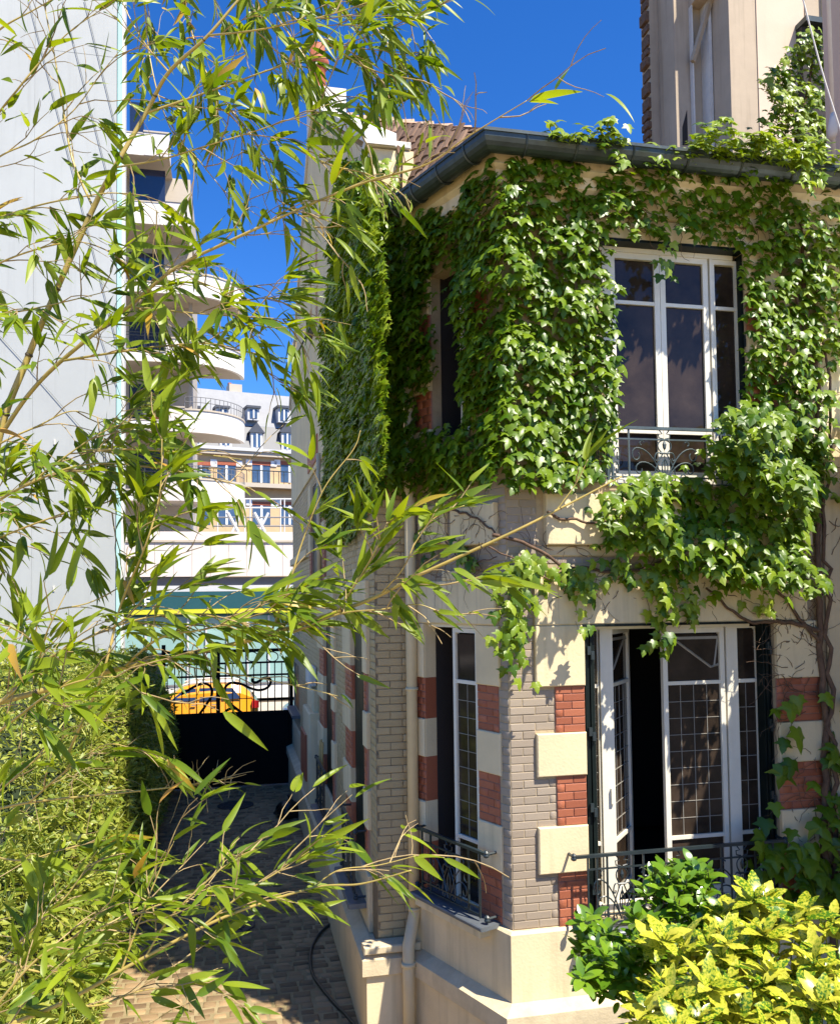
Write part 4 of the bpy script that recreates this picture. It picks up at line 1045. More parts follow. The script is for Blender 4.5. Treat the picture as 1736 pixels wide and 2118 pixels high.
for i in range(6):
    zb = z0 + i * step
    if i < 4:
        bal = drum(zb, zb + hgt)
    ue = SU(382, 880); ub = SU(343, 880)
    if i >= 4: ue = SU(395, 470) if i == 4 else SU(350, 350); ub = ue - 1.0
    sb('balcony_block', 'clad', ub, ue - .002, zb + .02, zb + hgt + .08, -.9, 0.0)
    sb('balcony_cap', 'soffit', ub - .03, ue, zb + hgt + .085, zb + hgt + .15, -.93, .03)
    sb('slab_front', 'concrete', uL_, ub - .002, zb + .02, zb + .42 if i < 4 else zb + hgt, -.25, -.02)
    sb('slab_soffit', 'soffit', uL_, ue, zb + .0, zb + .019, -9, -.02)
    sb('slab_cap', 'soffit', uL_, ub - .002, zb + (.42 if i < 4 else hgt) + .002, zb + (.42 if i < 4 else hgt) + .06, -.3, .0)
    if i < 4:
        b = MB(); zc_ = zb + .48
        for hz in (0.35, .62, .75): b.tube([S.pt(uL_, zc_ + hz, -.15), S.pt(ub, zc_ + hz, -.15)], .012, n=4)
        k = SU(255, 880)
        while k < ub: b.box(S, k - .008, k + .008, zc_, zc_ + .42, -.16, -.14); k += .11
        b.build('hand_rail', M['iron'], ab)
        sb('window', 'carglass', SU(255, 900), SU(332, 900), zb + .3, zb + step - .5, -1.9, -1.86)
        sb('window_frame', 'greyband', SU(288, 900), SU(291, 900), zb + .3, zb + step - .5, -1.9, -1.84)
        sb('column', 'brick2' if i == 9 else 'soffit', SU(388, 900) + .0, SU(395, 900), zb + .2, zb + step, -1.2, -1.0)
        sb('side_wall', 'soffit', SU(332, 900), SU(388, 900), zb + .2, zb + step, -2.2, -1.7)
    else:
        sb('window', 'carglass', SU(262, 520), ue - 1.1, zb + hgt + .2, zb + step - .15, -.93, -.88)
# topiary on the second balcony and pots
tp = S.pt(SU(301, 850), z0 + step + .48, -.5)
t = empty('balcony_shrub', tuple(tp), 'clipped yellow green shrub in a dark pot on a balcony of the modern building', 'plant')
b = MB(); b.lathe(tp, [(.2, 0), (.26, .4), (.24, .42), (.1, .42)], 12); b.build('pot', M['greyband'], t, True)
its = []
lvv = [(0, 0, 0), (.5, -.25, 0), (1, 0, 0), (.5, .25, 0)]
QL = template('small_leaf', lvv, [(0, 1, 2, 3)], M['hedge'])
for i in range(700):
    z = rng.uniform(.45, 1.25); r = .27 * math.sqrt(max(0, 1 - ((z - .8) / .5) ** 2)) * (0.8 + .2 * math.sin(z * 22)); a = rng.uniform(0, 6.28)
    its.append((QL, fmat(tp + Vector((r * math.cos(a), r * math.sin(a), z)), rv() + Vector((0, 0, .5)), rv(), .12)))
o = join_inst('foliage', its, M['hedge'], t); o['kind'] = 'stuff'
pp = S.pt(SU(318, 870), z0 + step + .48, -.4)
b = MB(); b.lathe(pp, [(.18, 0), (.24, .25), (.26, .25), (.26, .3), (.15, .3)], 12); tag(b.build('flower_pot', M['pot'], None, True), 'terracotta pot on the balcony beside the clipped shrub', 'pot')

# ------------------------------------------------------------------ slate roofed building far behind
H0 = at(500, 1000, 70); HW = Wall(H0, (0.904, 0.427), (0.427, -0.904))
hb = empty('townhouse', tuple(HW.pt(0, 0)), 'old ochre brick building with slate mansard roof and blue dormer windows far behind', 'building')
HU = lambda px, py, d=0: HW.U(px, py, d); HZ = lambda px, py, d=0: HW.Z(px, py, d)
def hbx(name, m, u0, u1, z0_, z1_, d0, d1, parent=None): b = MB(); b.box(HW, u0, u1, z0_, z1_, d0, d1); return b.build(name, M[m], parent or hb)
hu0, hu1 = HU(330, 950), HU(700, 960)
zc = HZ(500, 943)
hbx('wall', 'orangewall', hu0, hu1, 0, zc, -10, 0)
hbx('cornice', 'soffit', hu0, hu1, zc + .002, zc + .35, -.5, .45); hbx('cornice', 'lightgrey', hu0, hu1, zc + .352, zc + .6, -.5, .6)
zm = HZ(500, 878, -.6); zt_ = HZ(500, 806, -1.2)
b = MB(); b.add([HW.pt(hu0, zc + .6, .1), HW.pt(hu1, zc + .6, .1), HW.pt(hu1, zm, -.7), HW.pt(hu0, zm, -.7), HW.pt(hu0, zc + .6, -9), HW.pt(hu1, zc + .6, -9), HW.pt(hu1, zm, -9), HW.pt(hu0, zm, -9)], [(0, 1, 2, 3), (1, 5, 6, 2), (0, 3, 7, 4), (3, 2, 6, 7)]); b.build('lower_roof', M['slate'], hb)
b = MB(); b.add([HW.pt(hu0, zm + .01, -.72), HW.pt(hu1, zm + .01, -.72), HW.pt(hu1, zt_, -2.0), HW.pt(hu0, zt_, -2.0), HW.pt(hu0, zm, -9), HW.pt(hu1, zm, -9), HW.pt(hu1, zt_, -8), HW.pt(hu0, zt_, -8)], [(0, 1, 2, 3), (1, 5, 6, 2), (0, 3, 7, 4), (3, 2, 6, 7)]); b.build('upper_roof', M['zincroof'], hb)
for px in (400, 462, 526, 589, 652):
    u = HU(px, 900); du = HU(530, 900) - HU(518, 900)
    o = hbx('dormer', 'lightgrey', u - du, u + du, zm + .4, HZ(px, 850) + .3, -1.6, -.3); za, zb_ = zm + .4, HZ(px, 850) + .3
    hbx('dormer_window', 'bluewin', u - du * .62, u + du * .62, za + .15, zb_ - .1, -.29, -.25, o); hbx('dormer_roof', 'slate', u - du * 1.25, u + du * 1.2, zb_ + .002, zb_ + .2, -1.7, -.1, o); hbx('window_bar', 'letter', u - .06, u + .06, za + .15, zb_ - .1, -.249, -.2, o)
    u = HU(px + 4, 920); z1 = zc + .7; z2 = HZ(px, 895)
    o = hbx('dormer', 'lightgrey', u - du, u + du, z1, z2, -1.0, .12)
    b = MB(); b.prism(HW, [(u - du * 1.4, z2 + .002), (u + du * 1.4, z2 + .002), (u, z2 + .85)], -1.2, .25); b.build('dormer_gable', M['slate'], o)
    hbx('dormer_window', 'bluewin', u - du * .6, u + du * .6, z1 + .1, z2 - .1, .121, .15, o); hbx('window_bar', 'letter', u - .06, u + .06, z1 + .1, z2 - .1, .151, .2, o)
for px in (415, 468, 490 + 0, 540, 598, 655):
    if px == 490: continue
    u = HU(px, 975); w = .75
    for zq, zw in ((HZ(px, 998), HZ(px, 962)), (HZ(px, 1085), HZ(px, 1045))):
        o = hbx('window', 'bluewin', u - w, u + w, zq, zw, -.05, .02); hbx('window_frame', 'letter', u - .09, u + .09, zq, zw, .021, .06, o)
        hbx('window_head', 'brick2', u - w * 1.25, u + w * 1.25, zw + .002, zw + .3, 0.002, .08, o)
        for s_ in (-1, 1): hbx('keystone', 'letter', u + s_ * w * 1.4 - .25, u + s_ * w * 1.4 + .25, zw - .05, zw + .4, .002, .1, o)
zr = HZ(500, 1000)
b = MB()
for k in range(60): b.box(HW, hu0 + k * .45, hu0 + k * .45 + .05, zr, zr + 1.0, .78, .82)
b.box(HW, hu0, hu1, zr + 1.0, zr + 1.08, .76, .84); b.build('balcony_rail', M['iron'], hb)
hbx('balcony', 'soffit', hu0, hu1, zr - .35, zr - .002, 0.002, .9)
o = hbx('chimney', 'soffit', HU(471, 815, -3), HU(497, 815, -3), zt_ - .6, HZ(480, 797, -3), -3.6, -2.4); hbx('chimney_pot', 'brick2', HU(472, 805, -3), HU(478, 805, -3), HZ(480, 797, -3) + .002, HZ(480, 792, -3), -3.3, -2.9, o)
# steel roof structure between the two buildings
st = empty('steel_scaffold', tuple(S.pt(4, 4, -6)), 'grey steel rails and struts above the white parapet of the shop', 'scaffolding')
SW = Wall(S.pt(0, 0, -6), F.u, F.n)
for y in (1032, 1050, 1070, 1088):
    b = MB(); b.tube([SW.pt(SW.U(440, y), SW.Z(440, y)), SW.pt(SW.U(680, y), SW.Z(680, y))], .04, n=5); b.build('rail', M['lightgrey'] if y < 1060 else M['greyband'], st)
for px in (450, 506, 517, 580, 588, 640):
    b = MB(); b.tube([SW.pt(SW.U(px, 1030), SW.Z(px, 1030)), SW.pt(SW.U(px, 1104), SW.Z(px, 1104))], .035, n=5); b.build('post', M['lightgrey'], st)
for px in (470, 525, 600):
    b = MB(); b.tube([SW.pt(SW.U(px, 1060), SW.Z(px, 1060)), SW.pt(SW.U(px + 22, 1100), SW.Z(px, 1100))], .09, n=5); b.build('strut', M['lightgrey'], st)
    b = MB(); b.tube([SW.pt(SW.U(px + 30, 1060), SW.Z(px, 1060)), SW.pt(SW.U(px + 10, 1100), SW.Z(px, 1100))], .07, n=5); b.build('strut', M['lightgrey'], st)

# ------------------------------------------------------------------ pale clad building on the left
N0 = at(256, 1000, 19.3); NW = Wall(N0, F.u, F.n)
nb = empty('clad_building', tuple(NW.pt(-3, 0)), 'tall windowless building with pale blue grey metal cladding and mint glass edge on the left', 'building')
b = MB(); b.box(NW, -12, -.16, 0, 24, -.4, -.04); b.build('wall', M['panelwall'], nb)
nz = [0, 3.72, 10.2, 16.8, 24]; nu = [-12, -9.2, -6.4, -3.6, -1.95, -.165]
for i in range(len(nz) - 1):
    for j in range(len(nu) - 1):
        b = MB(); b.bev(NW, nu[j] + .0015, nu[j + 1] - .0015, nz[i] + .003, nz[i + 1] - .003, -.039, 0, .003); b.build('cladding_panel', M['panelwall'], nb)
b = MB(); b.box(NW, -.158, -.06, 0, 24, -.35, .03); b.build('glass_edge', M['mint'], nb)
b = MB(); b.box(NW, -.058, -.0, 0, 24, -.3, .0); b.build('edge_trim', M['coping'], nb)
for a, c in (((65, 766), (241, 968)), ((190, 640), (256, 840)), ((175, 0), (256, 330)), ((130, 0), (245, 450)), ((60, 0), (255, 760)), ((-40, 650), (66, 766))):
    b = MB(); b.tube([NW.pt(*NW.uz(*a), .03), NW.pt(*NW.uz(*c), .03)], .007, n=5); b.build('cable_shadow', M['lead'], nb)  # thin grey tubes stand in for diagonal shadows on the cladding
b = MB()
for i in range(26):
    b.box(NW, -11.5 + (i % 9) * 1.25, -11.46 + (i % 9) * 1.25, 4.4 + (i // 9) * 3.3, 4.52 + (i // 9) * 3.3, .0, .02)
o = b.build('fixing', M['coping'], nb); o['kind'] = 'stuff'

# ------------------------------------------------------------------ beige tower block behind on the right
T0 = at(1350, 300, 17.5); TW = Wall(T0, F.u, F.n)
tb = empty('tower_block', tuple(TW.pt(3, 0)), 'tall beige rendered building with stepped chimney breasts behind the villa roof', 'building')
def tbx(name, m, pa, pb_, d0, d1, z0_=0, z1_=24, y=200, bev=False):
    a, c = sorted((TW.U(pa, y, d1), TW.U(pb_, y, d1))); b = MB(); b.box(TW, a, c, z0_, z1_, d0, d1); return b.build(name, M[m], tb)
tbx('wall', 'tower', 1345, 1900, -.35, 0)
def sidepx(pa, d_from):      # depth step so that the left side of a breast spans px pa..pb
    pass
def breast(pl, pr, px_side, d_prev, z1_=24, m='tower'):
    """front face px pl..pr, its left side face seen from px_side to pl"""
    lo, hi = d_prev, d_prev + 3
    for _ in range(30):
        md = (lo + hi) / 2
        u = TW.U(pl, 200, md)          # left edge of the front
        p = proj(TW.pt(u, 14.2, d_prev))
        if p[0] > px_side: lo = md
        else: hi = md
    d = (lo + hi) / 2; tbx('chimney_breast', m, pl, pr, d_prev - .3, d, 0, z1_); return d
d1_ = breast(1397, 1600, 1364, 0.0)
d2_ = breast(1511, 1900, 1459, d1_)
print('tower depths', d1_, d2_)
a = TW.U(1568.5, 200, d2_ + .02); b = MB(); b.box(TW, a, TW.U(1663, 100, d2_ + .02), 0, 24, d2_ + .001, d2_ + .02); b.build('lit_render', M['tower2'], tb)  # pink-beige face, its sunlit brightness put into the paler colour
# stone hood on the second breast
z_h = TW.Z(1480, 18, d1_ + .1)
b = MB(); b.bev(TW, TW.U(1440, 60, d1_ + .3), TW.U(1513, 30, d1_ + .3), z_h, z_h + .5, d1_, d1_ + .75, .03); b.build('stone_hood', M['tower'], tb)
b = MB(); ua = TW.U(1428, 110, d1_ + .1); b.tube([TW.pt(ua + .36, z_h + .1, d1_ + .35), TW.pt(ua + .0, TW.Z(1430, 130, d1_ + .1), d1_ + .15)], .06, n=4); b.build('stone_hood', M['tower'], tb)
b = MB(); b.box(TW, TW.U(1434, 200, d1_ + .12), TW.U(1436, 200, d1_ + .12), 0, 24, d1_ + .001, d1_ + .12); b.build('edge_strip', M['coping'], tb)
b = MB(); b.box(TW, TW.U(1454, 300, d1_) , TW.U(1460, 300, d1_), 0, z_h, d1_ + .001, d1_ + .3); b.build('edge_strip', M['coping'], tb)
b = MB(); b.prism(TW, [(TW.U(1410, 290, d1_), TW.Z(1410, 300, d1_)), (TW.U(1421, 290, d1_), TW.Z(1421, 300, d1_)), (TW.U(1421, 290, d1_), TW.Z(1421, 228, d1_)), (TW.U(1411, 290, d1_), TW.Z(1411, 262, d1_))], d1_ + .001, d1_ + .012); b.build('slot_window', M['dark'], tb)
# recess with window on the right
b = MB(); b.box(TW, TW.U(1664, 60, d2_), TW.U(1697, 60, d2_), TW.Z(1680, 55, d2_), 24, d2_ + .001, d2_ + .02); b.build('recess', M['tower'], tb)
b = MB(); b.box(TW, TW.U(1697, 60, d2_), TW.U(1714, 60, d2_), TW.Z(1680, 55, d2_), 24, d2_ + .001, d2_ + .1); b.build('edge_strip', M['pipe'], tb)
b = MB(); b.box(TW, TW.U(1663, 50, d2_ + .3), TW.U(1725, 50, d2_ + .3), TW.Z(1680, 55, d2_ + .2), TW.Z(1680, 44, d2_ + .2), d2_ + .02, d2_ + .35); b.build('gutter', M['zinc'], tb)
b = MB(); b.box(TW, TW.U(1664, 50, d2_ + .3), TW.U(1740, 50, d2_ + .3), 5, TW.Z(1680, 57, d2_ + .2), d2_ + .001, d2_ + .2); b.build('shaded_wall', M['dark'], tb)  # near-black colour stands in for the shade of the recess
z = 7.0
eu_ = TW.U(1342, 200)
while z < 17.5:
    h_ = rng.uniform(.16, .34); b = MB(); dx = rng.uniform(.0, .06)
    b.bev(TW, eu_ - .07 + dx, eu_ + .04, z, z + h_ * .7, -.25, .02, .02); b.build('edge_tile', M['vine'], tb); z += h_
# white rainwater pipe and the near wing off to the right
pw = at(1727, 150, 9.0)
wg = empty('right_wing', (5.2, 9.5, 0), 'white rainwater pipe on the rendered wing at the right edge, above the gutter', 'building wing')
b = MB(); b.tube([Vector((pw.x, pw.y, z_)) for z_ in (zg + .35, 16)], .068, n=16); b.build('rainwater_pipe', M['white'], wg, True)
b = MB(); b.lathe(Vector((pw.x, pw.y, at(1727, 290, 9.0).z)), [(.07, 0), (.095, .06), (.1, .14), (.085, .22), (.068, .3)], 16); b.build('pipe_collar', M['white'], wg, True)
b = MB(); b.box(Wall(at(1760, 200, 8.7), F.u, F.n), 0, .9, zg + .1, 15, -.4, 0); b.build('wall', M['tower2'], wg)
cb = MB(); p0 = at(1655, -20, 8.6); p1 = at(1740, 278, 8.6); cb.tube([p0 + (p1 - p0) * t + Vector((0, 0, -.25 * math.sin(math.pi * t) * .3)) for t in [k / 10 for k in range(-4, 13)]], .008, n=6)
tag(cb.build('overhead_cable', M['coping']), 'thin pale cable slanting down across the beige building', 'cable')

# ------------------------------------------------------------------ small things in the lane
def px_tube(name, pts, r, m, lab, cat, z=None, n=8):
    b = MB(); P_ = smooth_px(pts, 5)
    b.tube([ground(x, y, r) for x, y in P_], r, n=n); return tag(b.build(name, M[m], None, True), lab, cat)
zx6 = lambda x, y: (574.5 + .4846 * x, 1091.5 + .4846 * y)
px_tube('garden_hose', [zx6(*p) for p in ((225, 1690), (180, 1730), (145, 1790), (138, 1850), (150, 1910), (190, 1970), (240, 2030), (290, 2080), (340, 2140))], .018, 'hose', 'black hose lying in a curve on the cobbles along the house', 'hose')
cn = empty('cane_bundle', tuple(ground(650, 1770)), None, None)
tag(cn, 'long yellow canes leaning against the house wall in the lane', 'canes')
for i, (a, c) in enumerate((((652, 1760), (662, 1532)), ((657, 1765), (664, 1530)), ((661, 1768), (667, 1536)))):
    ga = ground(*a); u_, z_ = L.uz(c[0], c[1], .12); b = MB(); b.tube([ga, L.pt(u_, z_, .12)], .014, n=6); b.build('cane', M['cane'], cn, True)
bgp = ground(597, 1690); bm = MB(); N = 14
b = MB(); prof = [(.02, 0), (.22, .01), (.25, .06), (.23, .14), (.19, .22), (.13, .29), (.06, .33), (.035, .36), (.07, .42), (.02, .43)]
b.lathe(bgp, prof, 12); b.v = [tuple(Vector(v_) + Vector((noise.noise(Vector(v_) * 9), noise.noise(Vector(v_) * 9 + Vector((5, 0, 0))), noise.noise(Vector(v_) * 7) * .3)) * .13) for v_ in b.v]
tag(b.build('rubbish_bag', M['bag'], None, True), 'black rubbish bag on the cobbles at the foot of the house by the gate', 'bag')
# ================================================================== leaf shapes
def leaf_blade(name, m, w, droop, twist=0.0, n=9, fold=.12, tooth=0.0, peak=.58, ex=.85):
    v = []; f = []
    for i in range(n + 1):
        t = i / n
        wd = w * (math.sin(math.pi * min(1, t ** peak * .98 + .02)) ** ex if 0 < t < 1 else 0.02)
        z = -droop * t * t; a = twist * t
        tw = (1 + (tooth if i % 2 else -tooth)) if 0 < i < n else 1
        for s in (-1, 0, 1):
            y = s * wd * tw; zz = z + (abs(s) * fold * wd)
            v.append((t * (1 - .15 * droop * t), y * math.cos(a) - zz * 0 , zz + y * math.sin(a)))
        if i:
            k = (i - 1) * 3; f += [(k, k + 1, k + 4, k + 3), (k + 1, k + 2, k + 5, k + 4)]
    return template(name, v, f, m, True)
BL = [leaf_blade('bamboo_leaf', M['bam'], w, d, t, fold=fo) for w, d, t, fo in ((.075, .12, .5, .4), (.092, .22, -.5, .25), (.066, .05, .9, .45), (.10, .30, .4, .2), (.078, .15, -1.0, .3), (.058, .25, 0.2, .4))]
BY = leaf_blade('bamboo_leaf', M['bamy'], .08, .3, .8)
AU = [leaf_blade('laurel_leaf', M['aucuba'], w, d, t, n=10, fold=.2, tooth=.09, peak=.85, ex=.75) for w, d, t in ((.20, .22, .1), (.24, .35, -.15), (.18, .12, .25))]
LA = [leaf_blade('laurel_leaf', M['laurel'], w, d, t, n=8, fold=.15, peak=.95, ex=.6) for w, d, t in ((.20, .15, .1), (.23, .3, -.2))]
def ivy_leaf(name, m, curl):
    # three-lobed leaf, stalk at the origin, tip along +x
    pts = [(0, 0), (-.12, .20), (-.06, .42), (.16, .40), (.34, .66), (.40, .36), (.52, .24), (.72, .22), (1.06, 0), (.72, -.22), (.52, -.24), (.40, -.36), (.33, -.67), (.15, -.40), (-.05, -.42), (-.12, -.20)]
    v = [(x, y, -curl * (x * x * .35 + y * y * 1.0) + .02) for x, y in pts] + [(.42, 0, .06 - curl * .06)]
    c = len(pts); f = [(i, (i + 1) % c, c) for i in range(c)]
    return template(name, v, f, m, False)
IV = [ivy_leaf('ivy_leaf', M['ivy'], c) for c in (.35, .7, 1.1)]
IY = [ivy_leaf('ivy_leaf', M['ivyy'], c) for c in (.5, .9)]

# ------------------------------------------------------------------ ivy on walls
def inside(poly, x, y):
    c = False; j = len(poly) - 1
    for i in range(len(poly)):
        xi, yi = poly[i]; xj, yj = poly[j]
        if (yi > y) != (yj > y) and x < (xj - xi) * (y - yi) / (yj - yi) + xi: c = not c
        j = i
    return c
def ivy_patch(out, W, poly_px, dens, bulge, size=(.06, .10), young=0.0, d0=.02, dn=.0, gap=.0, holes=(), dref=.08, nsc=2.5, base=(None)):
    poly = [W.uz(x, y, dref) for x, y in poly_px]
    hl = [[W.uz(x, y, dref) for x, y in h] for h in holes]
    us = [p[0] for p in poly]; zs = [p[1] for p in poly]
    n = int((max(us) - min(us)) * (max(zs) - min(zs)) * dens * 1.45)
    for _ in range(n):
        u, z = rng.uniform(min(us), max(us)), rng.uniform(min(zs), max(zs))
        ju, jz = u + rng.gauss(0, .03), z + rng.gauss(0, .05)
        if not inside(poly, ju, jz): continue
        if any(inside(h, ju, jz) for h in hl): continue
        p0 = W.pt(u, z, 0)
        nv = noise.noise(p0 * nsc) * .5 + .5; n2 = noise.noise(p0 * 6.0 + Vector((9, 3, 1))) * .5 + .5
        if gap and n2 < gap: continue
        thick = d0 + bulge * max(0.0, nv * 1.5 - .25) + .05 * n2
        k = rng.random() ** .6
        d = d0 + (thick - d0) * k - (.01 if k < .3 else 0)
        s = rng.uniform(*size) * (0.75 + .4 * k)
        xd = Vector((0, 0, -1)) * rng.uniform(.3, 1.1) + W.n * rng.uniform(.25, .95) + W.u * rng.uniform(-.6, .6)
        nr = W.n * rng.uniform(.3, 1.0) + Vector((0, 0, 1)) * rng.uniform(.4, 1.4) + W.u * rng.uniform(-.45, .45)
        y = rng.random() < young * (0.4 + k)
        out.append((rng.choice(IY if y else IV), fmat(W.pt(u, z, d), xd, nr, s)))
ivs = empty('climbing_ivy', tuple(F.pt(3.2, 0, .2)), 'large glossy climbing vine covering the upper floor of the villa around its windows', 'climbing plant')
it = []
FD = .1
ivy_patch(it, F, [(1040, 330), (1130, 325), (1270, 318), (1262, 420), (1250, 480), (1256, 640), (1268, 760), (1262, 900), (1235, 985), (1130, 1015), (1035, 1000)], 600, .30)
ivy_patch(it, F, [(1270, 340), (1420, 350), (1520, 380), (1660, 390), (1650, 520), (1545, 512), (1490, 500), (1440, 488), (1370, 500), (1330, 470), (1290, 480), (1250, 470)], 430, .28, gap=.2)
ivy_patch(it, F, [(1262, 318), (1420, 330), (1560, 345), (1660, 350), (1660, 400), (1500, 395), (1380, 370), (1262, 360)], 300, .2, gap=.3, d0=.16, young=.2)
ivy_patch(it, F, [(1540, 520), (1660, 470), (1690, 520), (1700, 800), (1700, 1000), (1600, 900), (1535, 880), (1540, 640)], 430, .28, gap=.2, young=.06)
ivy_patch(it, F, [(1440, 880), (1500, 850), (1600, 880), (1700, 900), (1690, 1010), (1668, 1080), (1655, 1140), (1640, 1190), (1590, 1235), (1500, 1220), (1420, 1185), (1350, 1170), (1300, 1140), (1230, 1120), (1205, 1060), (1215, 1010), (1300, 995), (1400, 1000), (1430, 940)], 430, .72, young=.12, gap=.22, size=(.07, .12))
ivy_patch(it, F, [(1440, 875), (1530, 850), (1590, 900), (1600, 1000), (1560, 1060), (1480, 1020), (1430, 960)], 300, .75, young=.15, size=(.07, .12), d0=.15)
ivy_patch(it, F, [(1300, 985), (1440, 985), (1450, 1040), (1300, 1040)], 260, .3, young=.3, d0=.1)
# hanging strands
def strand(pts, W, n, size=(.07, .11), young=.6, d0=.05, d1=.25, wd=.07):
    P_ = smooth_px(pts, 6); 
    for _ in range(n):
        t = rng.random(); x, y = P_[int(t * (len(P_) - 1))]
        u, z = W.uz(x, y, d0); u += rng.gauss(0, wd); z += rng.gauss(0, .05)
        s = rng.uniform(*size); xd = Vector((0, 0, -1)) + W.n * rng.uniform(.1, .7) + W.u * rng.uniform(-.7, .7)
        nr = W.n + Vector((0, 0, 1)) * rng.uniform(0, 1) + W.u * rng.uniform(-.5, .5)
        it.append((rng.choice(IY if rng.random() < young else IV), fmat(W.pt(u, z, rng.uniform(d0, d1)), xd, nr, s)))
strand([(1070, 1150), (1065, 1200), (1060, 1260), (1050, 1330), (1068, 1400)], F, 85)
strand([(1030, 1180), (1040, 1260), (1030, 1330)], F, 26)
strand([(1060, 1150), (1110, 1180), (1170, 1190), (1230, 1210)], F, 60)
strand([(1180, 1200), (1200, 1240), (1190, 1300)], F, 16, d1=.3)
strand([(1340, 1190), (1350, 1230), (1360, 1290), (1340, 1370)], F, 50, d1=.35)
strand([(1250, 1160), (1300, 1190), (1400, 1210), (1420, 1290)], F, 50, young=.4)
strand([(1560, 1240), (1580, 1250)], F, 8, young=.8)
strand([(1360, 480), (1366, 540), (1350, 600)], F, 12, young=.6, wd=.04)
# over and above the gutter
def gut_patch(x0, x1, n, zlo=-.05, zhi=.16, young=.85, out=(.05, .45)):
    for _ in range(n):
        x = rng.uniform(x0, x1); u = F.U(x, 300, .3); hump = .5 + .5 * math.sin(x * .09) * math.sin(x * .033 + 1)
        s = rng.uniform(.07, .11); d = rng.uniform(*out)
        nr = Vector((0, 0, 1)) + F.n * rng.uniform(-.1, .9) + rv(.4)
        it.append((rng.choice(IY if rng.random() < young else IV), fmat(F.pt(u, zg + zlo + (zhi - zlo) * rng.random() * hump + .02, d), F.n * rng.uniform(.2, 1) + F.u * rng.uniform(-1, 1) + Vector((0, 0, -.3)), nr, s)))
gut_patch(1125, 1275, 120); gut_patch(1400, 1640, 420, out=(.05, .72)); gut_patch(1600, 1760, 220, zhi=.26); gut_patch(1330, 1440, 18)
ivy_patch(it, F, [(1195, 290), (1265, 290), (1262, 400), (1200, 380)], 200, .1, young=.5, d0=.36)
ivy_patch(it, F, [(1585, 330), (1650, 335), (1650, 430), (1610, 440)], 300, .12, young=.7, d0=.38)
ivy_patch(it, F, [(1500, 320), (1560, 330), (1550, 350), (1490, 345)], 200, .05, young=.4, d0=.36)
ivy_patch(it, F, [(1640, 380), (1760, 380), (1760, 700), (1720, 760), (1650, 640)], 340, .28, young=.35, gap=.15)
ivy_patch(it, F, [(1690, 700), (1760, 700), (1760, 1100), (1705, 1050)], 110, .2, young=.5, gap=.45)
# big dark leaves low on the right
ivy_patch(it, F, [(1600, 1440), (1760, 1380), (1760, 1800), (1620, 1800), (1560, 1760)], 22, .22, size=(.12, .19), gap=.35, d0=.05)
ivy_patch(it, F, [(1540, 1740), (1760, 1700), (1760, 1900), (1560, 1900)], 90, .3, size=(.12, .18), d0=.05)
# side of the bay
CWIN = [(893, 555), (936, 555), (936, 880), (900, 893), (893, 893)]
ivy_patch(it, C, [(1046, 330), (1000, 355), (960, 395), (900, 440), (845, 470), (838, 700), (835, 1000), (880, 1015), (940, 1010), (1000, 990), (1046, 1005)], 640, .24, holes=[[(893, 548), (955, 548), (958, 885), (905, 900), (862, 900), (858, 800), (892, 785)]], size=(.06, .095))
# pier and lane wall
ivy_patch(it, C, [(900, 430), (835, 480), (835, 1000), (868, 1000), (866, 800), (888, 770), (890, 560)], 260, .12, d0=.17, size=(.06, .095))
ivy_patch(it, P, [(725, 480), (752, 440), (790, 430), (848, 480), (850, 1010), (800, 1010), (770, 1030)], 560, .16, size=(.06, .095))
ivy_patch(it, P, [(715, 320), (800, 330), (850, 430), (840, 500), (730, 480)], 300, .2, young=.3, gap=.3)
ivy_patch(it, L, [(690, 335), (735, 345), (765, 470), (778, 700), (776, 900), (765, 1010), (740, 1050), (720, 1085), (700, 1120), (676, 1110), (668, 1050), (664, 980), (662, 900), (664, 700), (672, 560), (682, 430)], 300, .16, size=(.07, .11), dref=.14, nsc=1.4, young=.5)
ivy_patch(it, L, [(735, 345), (780, 480), (790, 700), (788, 960), (772, 1000), (766, 700), (760, 500)], 300, .2, young=.12)
strand([(745, 1040), (752, 1075)], P, 10, young=.1, d1=.1)
strand([(820, 1080), (880, 1130), (890, 1160)], C, 14, young=.05, d1=.12)
strand([(960, 1120), (975, 1190)], C, 22, young=.1, d1=.12)
def iv_score(itm):
    p = proj(itm[1].translation)
    if p is None or not (0 < p[0] < 1736 and 0 < p[1] < 2117): return 0
    dF = (itm[1].translation - A).dot(F.n); w = 1.0 + max(0, dF) * 1.2
    if p[0] < 800: w *= .3
    return itm[1].to_scale().x / p[2] * w * (1 + .15 * rng.random())
scatter_parts('leaf', 'foliage', it, M['ivy'], ivs, 300, key=iv_score)
# fix: the young leaves of the joined mass
print('ivy', len(it))
# vines
def vine(pts, W, r0, r1, d=.03, wob=.015, name='stem', par=None):
    P_ = smooth_px(pts, 8); b = MB(); o = []
    for i, (x, y) in enumerate(P_):
        u, z = W.uz(x, y, d); p = W.pt(u, z, d); o.append(p + Vector((noise.noise(p * 9), 0, noise.noise(p * 9 + Vector((4, 4, 4))))) * wob * 2 + W.n * abs(noise.noise(p * 5)) * .03)
    b.tube(o, r0, r1, n=7); return b.build(name, M['vine'], par or ivs, True)
vine([(1712, 2150), (1708, 1800), (1700, 1500), (1694, 1250), (1684, 1050), (1690, 800), (1665, 600), (1650, 430)], F, .036, .014, .06, .04)
vine([(1725, 2150), (1722, 1700), (1712, 1400), (1706, 1150), (1712, 900), (1700, 640)], F, .026, .01, .09, .05)
vine([(1692, 1300), (1640, 1290), (1600, 1284), (1545, 1285), (1500, 1250), (1460, 1215)], F, .022, .009, .06)
vine([(1690, 1330), (1640, 1260), (1590, 1215), (1550, 1180)], F, .018, .008, .06)
